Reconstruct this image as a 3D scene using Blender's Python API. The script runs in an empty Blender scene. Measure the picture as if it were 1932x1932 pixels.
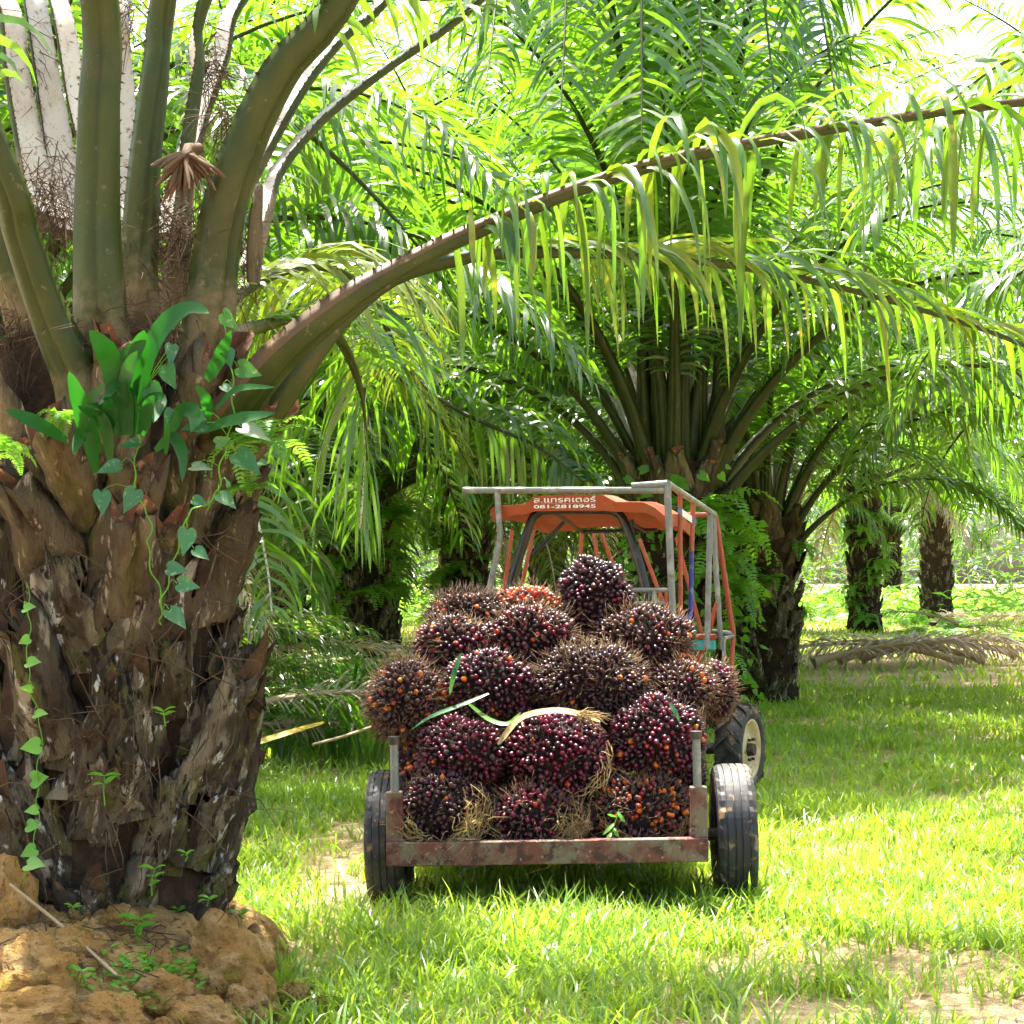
import bpy, math, random
import numpy as np
from mathutils import Vector, Matrix, Quaternion, noise as mnoise

# ------------------------------------------------------------------ camera, sky, sun, exposure
SC = bpy.context.scene
COL = SC.collection
CAM_H, FPX, PITCH = 1.5, 3400.0, math.radians(2.17)      # focal length in units of a 1932 px wide picture
cd = bpy.data.cameras.new('camera'); cam = bpy.data.objects.new('camera', cd); COL.objects.link(cam)
cd.sensor_width = 36; cd.lens = 36 * FPX / 1932; cd.clip_start = .05; cd.clip_end = 2000
cam.location = (0, 0, CAM_H); cam.rotation_euler = (math.radians(90) + PITCH, 0, 0)
SC.camera = cam
SUN_EL, SUN_AZ = 71.0, -16.0                               # azimuth measured from +Y (view direction) towards +X
wd = bpy.data.worlds.new('World'); SC.world = wd; wd.use_nodes = True
nt = wd.node_tree; bg = nt.nodes['Background']
sky = nt.nodes.new('ShaderNodeTexSky'); sky.sky_type = 'NISHITA'; sky.sun_disc = False
sky.sun_elevation = math.radians(SUN_EL); sky.sun_rotation = math.radians(SUN_AZ)
sky.air_density = 1.0; sky.dust_density = 6.0; sky.ozone_density = 1.0; sky.altitude = 20
nt.links.new(sky.outputs[0], bg.inputs[0]); bg.inputs[1].default_value = 0.15
sl = bpy.data.lights.new('sun', 'SUN'); sl.energy = 5.0; sl.angle = math.radians(.6); sl.color = (1, .95, .86)
sun = bpy.data.objects.new('sun', sl); COL.objects.link(sun)
_a, _e = math.radians(SUN_AZ), math.radians(SUN_EL)
SUND = Vector((math.sin(_a) * math.cos(_e), math.cos(_a) * math.cos(_e), math.sin(_e)))
sun.rotation_euler = SUND.to_track_quat('Z', 'Y').to_euler(); sun.location = SUND * 40
vs = SC.view_settings; vs.view_transform = 'Standard'; vs.look = 'None'; vs.gamma = 1; vs.use_curve_mapping = False
vs.exposure = 2.25
SC.render.engine = 'CYCLES'; cy = SC.cycles
cy.use_denoising = True; cy.max_bounces = 5; cy.diffuse_bounces = 3; cy.glossy_bounces = 2; cy.transmission_bounces = 4; cy.use_adaptive_sampling = True; cy.adaptive_threshold = .03
cy.transparent_max_bounces = 4; cy.caustics_reflective = False; cy.caustics_refractive = False; cy.sample_clamp_indirect = 6
try: cy.denoiser = 'OPENIMAGEDENOISE'; cy.denoising_prefilter = 'ACCURATE'
except Exception: pass

# ------------------------------------------------------------------ helpers: pixels (1932 px picture) to points
CA, SA = math.cos(PITCH), math.sin(PITCH)
def ray(px, py):
    dx, dy = (px - 966) / FPX, (966 - py) / FPX
    return Vector((dx, CA - dy * SA, SA + dy * CA))
KZ = FPX / 2040                                           # depths below were first taken for a 2040 px lens; each section maps them to real metres
ZM = lambda Z: Z * KZ
def P(px, py, Z):
    Z = ZM(Z); v = ray(px, py); return Vector((0, 0, CAM_H)) + v * (Z / v.y)
def PX(w):                                                # world point to picture
    q = Vector(w) - Vector((0, 0, CAM_H)); f = q.y * CA + q.z * SA
    return 966 + FPX * q.x / f, 966 - FPX * (q.z * CA - q.y * SA) / f
def sz(px, Z): return px * ZM(Z) / FPX
def ray_plane(px, py, o, n):
    v = ray(px, py); c = Vector((0, 0, CAM_H)); return c + v * ((Vector(o) - c).dot(n) / v.dot(n))

PALM = Vector((-1.49, 6.67, .20))                          # the big palm at the left
def ground_z(x, y):
    x = np.asarray(x, float); y = np.asarray(y, float)
    d2 = ((x - PALM.x + .10) / .66) ** 2 + ((y - PALM.y + .10) / 1.22) ** 2
    m = .30 * np.exp(-np.minimum(d2, 30) ** 2)
    w = .018 * np.sin(x * 1.9 + .7) * np.cos(y * 1.3 + .4) + .012 * np.sin(x * 4.1 + y * 2.7) + .006 * np.sin(x * 9.3 - y * 7.7)
    return m + w * np.exp(-np.maximum(y - 30, 0) / 20)
_T = ['', 'twenty', 'thirty', 'forty', 'fifty']
def nth(n):                                               # 1 -> first, 22 -> twenty second
    o = 'zeroth first second third fourth fifth sixth seventh eighth ninth tenth eleventh twelfth thirteenth fourteenth fifteenth sixteenth seventeenth eighteenth nineteenth'.split()
    if n < 20: return o[n]
    t = _T[n // 10 - 1]; return t[:-1] + 'ieth' if n % 10 == 0 else t + ' ' + o[n % 10]
def gz(x, y): return float(ground_z(x, y))

# ------------------------------------------------------------------ helpers: objects
def wmat(o):
    m = o.matrix_basis.copy()
    return wmat(o.parent) @ o.matrix_parent_inverse @ m if o.parent else m
def link(name, data, parent=None, local=False):
    o = bpy.data.objects.new(name, data); COL.objects.link(o)
    if parent is not None:
        o.parent = parent
        if not local: o.matrix_parent_inverse = wmat(parent).inverted()
    return o
def tag(o, label=None, cat=None, group=None, kind=None):
    if label: o['label'] = label
    if cat: o['category'] = cat
    if group: o['group'] = group
    if kind: o['kind'] = kind
    return o
def empty(name, loc, label, cat, group=None, rz=0):
    o = bpy.data.objects.new(name, None); COL.objects.link(o); o.location = loc; o.rotation_euler = (0, 0, rz)
    o.empty_display_size = .1
    return tag(o, label, cat, group)
def np_mesh(name, V, quads, mats, mi=None, smooth=True):
    V = np.asarray(V, np.float32).reshape(-1, 3); Q = np.asarray(quads, np.int32).reshape(-1, 4)
    me = bpy.data.meshes.new(name); n = len(Q)
    me.vertices.add(len(V)); me.vertices.foreach_set('co', V.ravel())
    me.loops.add(n * 4); me.loops.foreach_set('vertex_index', Q.ravel())
    me.polygons.add(n); me.polygons.foreach_set('loop_start', np.arange(n, dtype=np.int32) * 4)
    me.polygons.foreach_set('loop_total', np.full(n, 4, np.int32))
    if mi is not None: me.polygons.foreach_set('material_index', np.asarray(mi, np.int32))
    if smooth: me.polygons.foreach_set('use_smooth', np.ones(n, bool))
    for m in mats: me.materials.append(m)
    me.update(calc_edges=True); return me
class MB:
    def __init__(s): s.v, s.f, s.m, s.s = [], [], [], []
    def add(s, vs, fs, mi=0, smooth=True):
        b = len(s.v); s.v += [tuple(v) for v in vs]
        for f in fs: s.f.append(tuple(b + i for i in f)); s.m.append(mi); s.s.append(smooth)
    def box(s, c, size, R=None, mi=0, bev=0.0):
        hx, hy, hz = [q / 2 for q in size]; c = Vector(c); b = min(bev, hx * .45, hy * .45, hz * .45)
        R = R or Matrix.Identity(3)
        if b <= 0:
            vs = [c + R @ Vector((x * hx, y * hy, z * hz)) for z in (-1, 1) for y in (-1, 1) for x in (-1, 1)]
            s.add(vs, [(0, 2, 3, 1), (4, 5, 7, 6), (0, 1, 5, 4), (2, 6, 7, 3), (0, 4, 6, 2), (1, 3, 7, 5)], mi, False)
        else:
            rings = []
            for z, i in ((-hz, b), (-hz + b, 0), (hz - b, 0), (hz, b)):
                x, y = hx - i, hy - i; k = b if i == 0 else b * .4
                rings.append([(x - k, -y, z), (x, -y + k, z), (x, y - k, z), (x - k, y, z), (-x + k, y, z), (-x, y - k, z), (-x, -y + k, z), (-x + k, -y, z)])
            vs = [c + R @ Vector(p) for r in rings for p in r]; fs = []
            for r in range(3):
                for k in range(8): fs.append((r * 8 + k, r * 8 + (k + 1) % 8, r * 8 + 8 + (k + 1) % 8, r * 8 + 8 + k))
            fs += [tuple(reversed(range(8))), tuple(range(24, 32))]
            s.add(vs, fs, mi, False)
    def tube(s, pts, r, n=8, mi=0, cap=True, smooth=True):
        pts = [Vector(p) for p in pts]; N = len(pts)
        rs = [r] * N if isinstance(r, (int, float)) else list(r)
        ref = None; vs = []
        for i, p in enumerate(pts):
            t = (pts[min(i + 1, N - 1)] - pts[max(i - 1, 0)]).normalized()
            if ref is None: ref = t.orthogonal().normalized()
            ref = (ref - t * ref.dot(t)); ref = ref.normalized() if ref.length > 1e-6 else t.orthogonal().normalized()
            b = t.cross(ref)
            for k in range(n):
                a = 2 * math.pi * k / n; vs.append(p + (ref * math.cos(a) + b * math.sin(a)) * rs[i])
        fs = [(i * n + k, i * n + (k + 1) % n, (i + 1) * n + (k + 1) % n, (i + 1) * n + k) for i in range(N - 1) for k in range(n)]
        s.add(vs, fs, mi, smooth)
        if cap:
            s.add(vs[:n], [tuple(reversed(range(n)))], mi, False); s.add(vs[-n:], [tuple(range(n))], mi, False)
    def lathe(s, prof, M, n=40, mi=0, smooth=True, closed=False):   # prof: (radius, axial) about local X axis
        vs = []; k = len(prof)
        for j in range(n):
            a = 2 * math.pi * j / n; c, si = math.cos(a), math.sin(a)
            vs += [M @ Vector((x, r * c, r * si)) for r, x in prof]
        fs = []
        for j in range(n):
            j2 = (j + 1) % n
            for i in range(k if closed else k - 1):
                i2 = (i + 1) % k; fs.append((j * k + i, j2 * k + i, j2 * k + i2, j * k + i2))
        s.add(vs, fs, mi, smooth)
    def mesh(s, name, mats):
        me = bpy.data.meshes.new(name); me.from_pydata([tuple(v) for v in s.v], [], s.f)
        me.polygons.foreach_set('material_index', s.m); me.polygons.foreach_set('use_smooth', s.s)
        for m in (mats if isinstance(mats, (list, tuple)) else [mats]): me.materials.append(m)
        me.update(); return me
    def build(s, name, mats, parent=None, local=False): return link(name, s.mesh(name, mats), parent, local)
def bez(pts, n):                                          # Catmull-Rom through points
    pts = [Vector(p) for p in pts]; q = [pts[0] * 2 - pts[1]] + pts + [pts[-1] * 2 - pts[-2]]; out = []
    for k in range(n):
        u = k / (n - 1) * (len(pts) - 1); i = min(int(u), len(pts) - 2); f = u - i; a, b, c, d = q[i:i + 4]
        out.append(.5 * (2 * b + (c - a) * f + (2 * a - 5 * b + 4 * c - d) * f * f + (3 * b - a - 3 * c + d) * f ** 3))
    return out

# ------------------------------------------------------------------ materials
def N_(nt, t, **kw):
    n = nt.nodes.new('ShaderNode' + t)
    for k, v in kw.items(): setattr(n, k, v)
    return n
def mixc(nt, fac, a, b, blend='MIX'):
    m = N_(nt, 'Mix', data_type='RGBA', blend_type=blend)
    for s, v in ((m.inputs[0], fac), (m.inputs[6], a), (m.inputs[7], b)):
        if hasattr(v, 'is_linked'): nt.links.new(v, s)
        elif isinstance(v, (int, float)): s.default_value = v
        else: s.default_value = (*v, 1)
    return m.outputs[2]
def coords(nt, stretch=None):
    tc = N_(nt, 'TexCoord'); oi = N_(nt, 'ObjectInfo'); ad = N_(nt, 'VectorMath', operation='MULTIPLY_ADD')
    nt.links.new(oi.outputs['Random'], ad.inputs[0]); ad.inputs[1].default_value = (37, 53, 71)
    nt.links.new(tc.outputs['Object'], ad.inputs[2]); v = ad.outputs[0]
    if stretch:
        m = N_(nt, 'VectorMath', operation='MULTIPLY'); nt.links.new(v, m.inputs[0]); m.inputs[1].default_value = stretch; v = m.outputs[0]
    return v, oi
def noise_fac(nt, v, scale, lo, hi, detail=4, rough=.6):
    n = N_(nt, 'TexNoise'); n.inputs['Scale'].default_value = scale; n.inputs['Detail'].default_value = detail; n.inputs['Roughness'].default_value = rough
    nt.links.new(v, n.inputs['Vector']); r = N_(nt, 'MapRange'); nt.links.new(n.outputs['Fac'], r.inputs[0])
    r.inputs[1].default_value = lo; r.inputs[2].default_value = hi; return r.outputs[0], n
def mat(name, base, rough=.7, layers=(), bump=None, spec=.4, metal=0, coat=0, vary=.25, stretch=None):
    m = bpy.data.materials.new(name); m.use_nodes = True; nt = m.node_tree; b = nt.nodes['Principled BSDF']
    v, oi = coords(nt, stretch); c = None
    if vary:
        r = N_(nt, 'MapRange'); nt.links.new(oi.outputs['Random'], r.inputs[0]); r.inputs[3].default_value = 1 - vary; r.inputs[4].default_value = 1 + vary
        h = N_(nt, 'HueSaturation'); nt.links.new(r.outputs[0], h.inputs['Value']); h.inputs['Color'].default_value = (*base, 1); c = h.outputs[0]
    else: c = base
    for sc, lo, hi, colr in layers:
        f, _ = noise_fac(nt, v, sc, lo, hi); c = mixc(nt, f, c, colr)
    if hasattr(c, 'is_linked'): nt.links.new(c, b.inputs['Base Color'])
    else: b.inputs['Base Color'].default_value = (*c, 1)
    b.inputs['Roughness'].default_value = rough; b.inputs['Specular IOR Level'].default_value = spec; b.inputs['Metallic'].default_value = metal
    b.inputs['Coat Weight'].default_value = coat; b.inputs['Coat Roughness'].default_value = .08
    if bump:
        _, n = noise_fac(nt, v, bump[0], 0, 1, 6, .65); bm = N_(nt, 'Bump'); bm.inputs['Strength'].default_value = bump[1]; bm.inputs['Distance'].default_value = bump[2]
        nt.links.new(n.outputs['Fac'], bm.inputs['Height']); nt.links.new(bm.outputs[0], b.inputs['Normal'])
    return m
def leaf_mat(name, c1, c2, tr, blot=None, rough=.32, tfac=.45, nscale=.8, spec=.6):
    m = bpy.data.materials.new(name); m.use_nodes = True; nt = m.node_tree; b = nt.nodes['Principled BSDF']; out = nt.nodes['Material Output']
    v, oi = coords(nt); f, _ = noise_fac(nt, v, nscale, .3, .7)
    a = N_(nt, 'Math', operation='MULTIPLY_ADD'); nt.links.new(oi.outputs['Random'], a.inputs[0]); a.inputs[1].default_value = 1.1; nt.links.new(f, a.inputs[2])
    a2 = N_(nt, 'Math', operation='MULTIPLY'); nt.links.new(a.outputs[0], a2.inputs[0]); a2.inputs[1].default_value = .6; a2.use_clamp = True
    c = mixc(nt, a2.outputs[0], c1, c2); t = mixc(nt, a2.outputs[0], [q * .75 for q in tr], tr)
    if blot:
        f2, _ = noise_fac(nt, v, blot[1], blot[2], blot[2] + .12, 5, .7); c = mixc(nt, f2, c, blot[0]); t = mixc(nt, f2, t, [min(1, q * 1.6) for q in blot[0]])
    nt.links.new(c, b.inputs['Base Color']); b.inputs['Roughness'].default_value = rough; b.inputs['Specular IOR Level'].default_value = spec
    tb = N_(nt, 'BsdfTranslucent'); nt.links.new(t, tb.inputs['Color']); mx = N_(nt, 'MixShader'); mx.inputs[0].default_value = tfac
    nt.links.new(b.outputs[0], mx.inputs[1]); nt.links.new(tb.outputs[0], mx.inputs[2]); nt.links.new(mx.outputs[0], out.inputs['Surface'])
    return m
M = {}
M['leaf'] = leaf_mat('palm_leaf', (.008, .042, .013), (.050, .125, .014), (.23, .50, .016), tfac=.43, rough=.30, spec=1.0)
M['leaf_blot'] = leaf_mat('palm_leaf_blotched', (.035, .09, .012), (.07, .14, .012), (.20, .36, .015), ((.40, .32, .015), 9, .585), tfac=.30)
M['leaf_yellow'] = leaf_mat('palm_leaf_yellowing', (.07, .13, .012), (.15, .18, .014), (.24, .36, .02), ((.34, .25, .012), 6, .58), tfac=.33)
M['leaf_dry'] = leaf_mat('palm_leaf_dry', (.26, .20, .12), (.42, .36, .26), (.35, .26, .12), rough=.7, tfac=.25)
M['strap'] = leaf_mat('strap_leaf', (.006, .050, .008), (.012, .08, .010), (.03, .22, .012), rough=.5, tfac=.3, nscale=5, spec=.3)
M['vine'] = leaf_mat('vine_leaf', (.018, .095, .032), (.03, .14, .035), (.09, .28, .04), ((.24, .32, .13), 42, .57), rough=.38, tfac=.3, nscale=8)
M['vine_bright'] = leaf_mat('bright_leaf', (.07, .25, .015), (.12, .33, .02), (.3, .65, .03), rough=.4, tfac=.45, nscale=5)
M['fern'] = leaf_mat('fern_leaf', (.06, .20, .025), (.12, .30, .03), (.3, .62, .04), rough=.5, tfac=.5, nscale=3)
M['grass'] = leaf_mat('grass_blade', (.05, .15, .016), (.20, .32, .028), (.42, .62, .035), rough=.35, tfac=.46, nscale=1.6, spec=.8)
M['petiole'] = mat('petiole_green', (.022, .036, .003), .5, [(5, .45, .7, (.038, .048, .005)), (26, .64, .7, (.09, .085, .035)), (2.5, .62, .8, (.06, .045, .012))], (40, .25, .01), spec=.3, vary=.15)
_n = M['petiole'].node_tree; _b = _n.nodes['Principled BSDF']; _c = _b.inputs['Base Color'].links[0].from_socket; _at = N_(_n, 'Attribute', attribute_name='base')
_v, _ = coords(_n); _f, _ = noise_fac(_n, _v, 14, .25, .75); _m = N_(_n, 'Math', operation='MULTIPLY_ADD'); _n.links.new(_at.outputs['Fac'], _m.inputs[0]); _m.inputs[1].default_value = 2.0; _s = N_(_n, 'Math', operation='SUBTRACT'); _n.links.new(_f, _s.inputs[0]); _s.inputs[1].default_value = 1.0
_n.links.new(_s.outputs[0], _m.inputs[2]); _m.use_clamp = True; _n.links.new(mixc(_n, _m.outputs[0], _c, (.17, .13, .075)), _b.inputs['Base Color'])   # pale scurf towards the stalk's foot
M['petiole_up'] = mat('petiole_upper', (.52, .50, .46), .8, [(5, .5, .7, (.40, .34, .26)), (30, .58, .72, (.16, .11, .07)), (70, .62, .7, (.08, .055, .03))], (60, .35, .01), vary=.1)
M['rachis_brown'] = mat('rachis_brown', (.085, .05, .02), .6, [(5, .45, .7, (.10, .055, .02)), (14, .6, .75, (.38, .24, .10))], (45, .25, .008), vary=.1)
M['rachis_dry'] = mat('rachis_dry', (.42, .32, .18), .75, [(6, .5, .7, (.30, .2, .1))], (40, .3, .01))
M['bark'] = mat('frond_base_bark', (.20, .175, .115), .9, [(3.5, .38, .55, (.055, .042, .026)), (5, .52, .62, (.105, .105, .03)), (8, .57, .64, (.30, .26, .18)), (13, .61, .66, (.52, .52, .45)), (22, .54, .62, (.028, .02, .014))], (20, 1.0, .06), spec=.12, vary=.5, stretch=(1.5, 1.5, .6))
M['bark_fresh'] = mat('frond_base_fresh', (.19, .15, .085), .85, [(3, .40, .56, (.07, .052, .03)), (5, .52, .64, (.12, .115, .03)), (10, .56, .66, (.05, .034, .02)), (20, .6, .68, (.36, .30, .2))], (24, 1.0, .05), spec=.15, vary=.4, stretch=(1.5, 1.5, .45))
M['bark_cut'] = mat('cut_wood', (.12, .065, .036), .85, [(18, .45, .65, (.16, .06, .03)), (40, .55, .7, (.42, .24, .12))], (70, .8, .01), spec=.15)
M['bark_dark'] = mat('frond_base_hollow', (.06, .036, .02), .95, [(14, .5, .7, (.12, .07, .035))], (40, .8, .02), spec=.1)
M['core'] = mat('trunk_core', (.035, .024, .015), .95, [(12, .5, .7, (.07, .045, .025))], (30, 1, .03), spec=.05)
M['fibre'] = mat('fibre', (.085, .058, .034), .9, [(10, .45, .65, (.045, .03, .018))], spec=.15)
M['straw'] = mat('straw_fibre', (.50, .36, .16), .75, [(10, .45, .65, (.30, .20, .09))], spec=.2)
M['inflor'] = mat('dry_flower_stalk', (.11, .07, .04), .8, [(20, .45, .65, (.12, .065, .03))], (60, .5, .005), spec=.2)
M['soil'] = mat('sandy_soil', (.42, .31, .18), .95, [(.7, .42, .6, (.36, .27, .13)), (3, .5, .7, (.48, .36, .22)), (14, .55, .7, (.30, .20, .10)), (60, .56, .68, (.20, .13, .06))], (22, 1.0, .05), spec=.1, vary=0)
M['clay'] = mat('ochre_clay', (.50, .28, .085), .95, [(1.2, .45, .6, (.60, .38, .16)), (2.0, .56, .68, (.26, .20, .03)), (5, .55, .7, (.30, .15, .045)), (12, .6, .7, (.16, .09, .035))], (5, .9, .12), spec=.08, vary=.15)
M['mound'] = mat('mound_soil', (.24, .15, .06), .95, [(3, .42, .6, (.40, .24, .085)), (7, .52, .66, (.11, .075, .03)), (11, .58, .68, (.15, .13, .025)), (30, .55, .68, (.07, .045, .022)), (70, .6, .7, (.36, .24, .11))], (24, 1.0, .04), spec=.08, vary=0)
M['litter'] = mat('dry_litter', (.34, .24, .13), .85, [(3, .4, .6, (.22, .14, .08))], spec=.15)
M['rust'] = mat('rusty_red_steel', (.16, .05, .035), .75, [(6, .46, .58, (.17, .13, .085)), (15, .50, .60, (.07, .028, .022)), (40, .60, .7, (.32, .26, .19)), (5, .68, .72, (.5, .13, .02))], (50, .4, .006), vary=.05)
M['pipe'] = mat('grey_pipe', (.17, .185, .175), .5, [(9, .5, .68, (.30, .30, .28)), (22, .58, .7, (.17, .10, .07))], (70, .2, .003), spec=.5, metal=.25, vary=.05)
M['orange'] = mat('orange_paint', (.33, .062, .022), .5, [(6, .50, .68, (.28, .09, .045)), (25, .60, .70, (.20, .12, .08))], (60, .12, .003), spec=.45, vary=.06)
M['blackpaint'] = mat('black_paint', (.012, .013, .016), .32, [(12, .6, .75, (.05, .045, .04))], spec=.55, vary=0)
M['blue'] = mat('blue_paint', (.03, .04, .22), .5, [(14, .55, .7, (.2, .2, .22))], vary=0)
M['teal'] = mat('teal_paint', (.03, .38, .36), .5, [(14, .6, .72, (.2, .3, .28))], vary=0)
M['white'] = mat('white_paint', (.75, .74, .70), .6, [(60, .58, .7, (.5, .36, .28))], vary=0)
M['rubber'] = mat('tyre_rubber', (.030, .030, .033), .62, [(5, .50, .66, (.085, .075, .065)), (13, .58, .64, (.24, .15, .08)), (30, .60, .7, (.13, .09, .06))], (50, .25, .004), spec=.35, vary=.1)
M['rim'] = mat('cream_rim', (.62, .50, .28), .5, [(6, .5, .68, (.45, .25, .09)), (20, .6, .7, (.25, .12, .05))], (40, .2, .004), vary=0)
M['steel_dark'] = mat('dark_steel', (.05, .045, .04), .6, [(14, .5, .7, (.12, .07, .045))], metal=.3)
M['seat'] = mat('seat_vinyl', (.03, .03, .03), .5)
def fruit_mat(name, c1, c2, rough=.22, coat=.35):
    m = bpy.data.materials.new(name); m.use_nodes = True; nt = m.node_tree; b = nt.nodes['Principled BSDF']; v, oi = coords(nt)
    f, _ = noise_fac(nt, v, 30, .35, .65); a = N_(nt, 'Math', operation='ADD'); nt.links.new(f, a.inputs[0]); nt.links.new(oi.outputs['Random'], a.inputs[1])
    a2 = N_(nt, 'Math', operation='MULTIPLY'); nt.links.new(a.outputs[0], a2.inputs[0]); a2.inputs[1].default_value = .5
    nt.links.new(mixc(nt, a2.outputs[0], c1, c2), b.inputs['Base Color']); b.inputs['Roughness'].default_value = rough; b.inputs['Coat Weight'].default_value = coat; b.inputs['Coat Roughness'].default_value = .15
    return m
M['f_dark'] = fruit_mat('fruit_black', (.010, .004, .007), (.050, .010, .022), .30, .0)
M['f_crim'] = fruit_mat('fruit_crimson', (.040, .004, .013), (.19, .008, .036), .30, .0)
M['f_dull'] = fruit_mat('fruit_dull', (.028, .011, .012), (.10, .038, .032), .45, .0)
M['f_orange'] = fruit_mat('fruit_orange', (.50, .055, .012), (.78, .22, .015), .35, .2)
M['f_red'] = fruit_mat('fruit_red', (.24, .02, .012), (.42, .05, .02), .3, .25)
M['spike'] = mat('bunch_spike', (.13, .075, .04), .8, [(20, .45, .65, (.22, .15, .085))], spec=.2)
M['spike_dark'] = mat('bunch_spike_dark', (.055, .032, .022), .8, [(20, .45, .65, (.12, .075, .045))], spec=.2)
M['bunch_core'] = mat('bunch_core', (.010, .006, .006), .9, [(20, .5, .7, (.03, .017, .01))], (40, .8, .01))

# ------------------------------------------------------------------ ground and grass
def spaced(a, b, n, focus, dens):
    t = np.linspace(-1, 1, n); s = np.sinh(t * dens) / np.sinh(dens)
    return np.where(s < 0, focus + s * (focus - a), focus + s * (b - focus))
gx = spaced(-300, 300, 240, 0, 5.6); gy = spaced(-60, 700, 260, 7.5, 5.6)
X, Y = np.meshgrid(gx, gy); Z = ground_z(X, Y)
rg = np.random.default_rng(5)
V = np.stack([X, Y, Z], -1).reshape(-1, 3); nx_, ny_ = len(gx), len(gy)
I = np.arange(nx_ * ny_).reshape(ny_, nx_)
ground = link('ground', np_mesh('ground', V, np.stack([I[:-1, :-1], I[:-1, 1:], I[1:, 1:], I[1:, :-1]], -1), [M['soil']])); tag(ground, kind='structure')

def lump(x, y, s, k):                                     # cheap smooth noise 0..1
    return .5 + .5 * (np.sin(x * s + 1.3 * k) * np.cos(y * s * .9 - .8 * k) * .6 + np.sin((x + y) * s * 1.7 + k) * .25 + np.cos((x - 1.3 * y) * s * 2.9 + 2 * k) * .15) 
def blades(x, y, h, w, az, lean, curl, z0=None):
    n = len(x); z0 = ground_z(x, y) - .004 if z0 is None else z0
    dx, dy = np.cos(az), np.sin(az); out = np.zeros((n, 4, 2, 3), np.float32)
    ph = lean.copy(); px, pz = np.zeros(n), np.zeros(n)
    tw = az + math.pi / 2 + rg.normal(0, .5, n); wx, wy = np.cos(tw), np.sin(tw)
    for k in range(4):
        ww = w * (.75, 1, .72, .06)[k] * .5
        cx, cy, cz = x + px * dx, y + px * dy, z0 + pz
        for j, sg in ((0, -1), (1, 1)):
            out[:, k, j, 0] = cx + sg * ww * wx; out[:, k, j, 1] = cy + sg * ww * wy; out[:, k, j, 2] = cz
        seg = h / 3; px = px + np.sin(ph) * seg; pz = pz + np.cos(ph) * seg; ph = ph + curl
    b = np.arange(n)[:, None] * 8; q = np.array([[0, 1, 3, 2], [2, 3, 5, 4], [4, 5, 7, 6]])
    return out.reshape(-1, 3), (b[:, :, None] + q[None]).reshape(-1, 4)
def bareness(x, y):
    w = .55 + .9 * lump(x, y, 6.1, 5)
    g = lambda cx, cy, sx, sy, a: a * np.exp(-(((x - cx) / sx) ** 2 + ((y - cy) / sy) ** 2))
    return w * (g(1.45, 6.15, .75, .32, 1.3) + g(1.25, 7.05, .65, .22, 1.0) + g(.55, 6.6, .3, .18, .5) + g(-.85, 9.2, .28, 1.5, .8) + g(-.45, 7.7, .35, .25, .5) + g(1.7, 9.2, .7, .35, .5) + g(6.5, 31.7, 3, 2.6, .5))
def grass_zone(n, y0, y1, hmul, wmul, xm=.33):
    y = y0 + (y1 - y0) * rg.random(n) ** .85; x = (rg.random(n) * 2 - 1) * (xm * y + .4)
    # tufts: draw towards tuft centres
    tx, ty = np.round(x / .16) * .16, np.round(y / .16) * .16; r = rg.random(n) < .45
    jx = tx + .05 * np.sin(tx * 91 + ty * 57) ; jy = ty + .05 * np.cos(tx * 73 - ty * 31)
    x = np.where(r, jx + rg.normal(0, .022, n), x); y = np.where(r, jy + rg.normal(0, .022, n), y)
    d = lump(x, y, 2.1, 1) * .6 + lump(x, y, 5.3, 2) * .4
    bare = bareness(x, y)
    dm = ((x - PALM.x + .12) / .74) ** 2 + ((y - PALM.y + .12) / 1.5) ** 2
    keep = (rg.random(n) < np.clip(d * 1.7 - .30 - bare, .02, 1)) & (dm > 1)
    x, y, d = x[keep], y[keep], d[keep]; n = len(x)
    big = np.exp(-(((x + .05) / .75) ** 2 + ((y - 7.45) / .45) ** 2))          # taller tufts in front of the trailer
    h = hmul * (.05 + .095 * rg.random(n) + .06 * d) * (1 + 1.0 * big * rg.random(n)); w = wmul * (.005 + .008 * rg.random(n))
    brd = rg.random(n) < .12; w = np.where(brd, w * 2.2, w); h = np.where(brd, h * .6, h)
    return blades(x, y, h, w, rg.random(n) * 2 * math.pi, rg.random(n) * .55 + .05, rg.random(n) * .55 + .1)
zs = [grass_zone(130000, 5.4, 12.5, 1.0, 1.0), grass_zone(80000, 12.5, 25, 1.15, 1.7), grass_zone(45000, 25, 70, 1.5, 3.6), grass_zone(16000, 70, 125, 2.4, 8)]
def tufts(nt, y0, y1, per):
    ty = rg.uniform(y0, y1, nt); tx = rg.uniform(-.30, .31, nt) * ty; ok = ((tx - PALM.x) / .85) ** 2 + ((ty - PALM.y) / 1.3) ** 2 > 1; ok &= rg.random(nt) > bareness(tx, ty) * .9; tx, ty = tx[ok], ty[ok]
    n = len(tx) * per; x = np.repeat(tx, per) + rg.normal(0, .035, n); y = np.repeat(ty, per) + rg.normal(0, .035, n)
    return blades(x, y, rg.uniform(.10, .27, n), rg.uniform(.006, .013, n), rg.random(n) * 2 * math.pi, rg.random(n) * .5 + .1, rg.random(n) * .6 + .25)
zs += [tufts(420, 5.6, 8.2, 12), tufts(350, 8.2, 14, 10)]
off = 0; VV, QQ = [], []
for v, q in zs: VV.append(v); QQ.append(q + off); off += len(v)
tag(link('grass', np_mesh('grass', np.concatenate(VV), np.concatenate(QQ), [M['grass']])), 'short bright green grass covering the plantation floor', 'grass', kind='stuff')
n = 10500; y = 5.5 + rg.random(n) ** 1.4 * 25; x = (rg.random(n) * 2 - 1) * (.33 * y)
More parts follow.
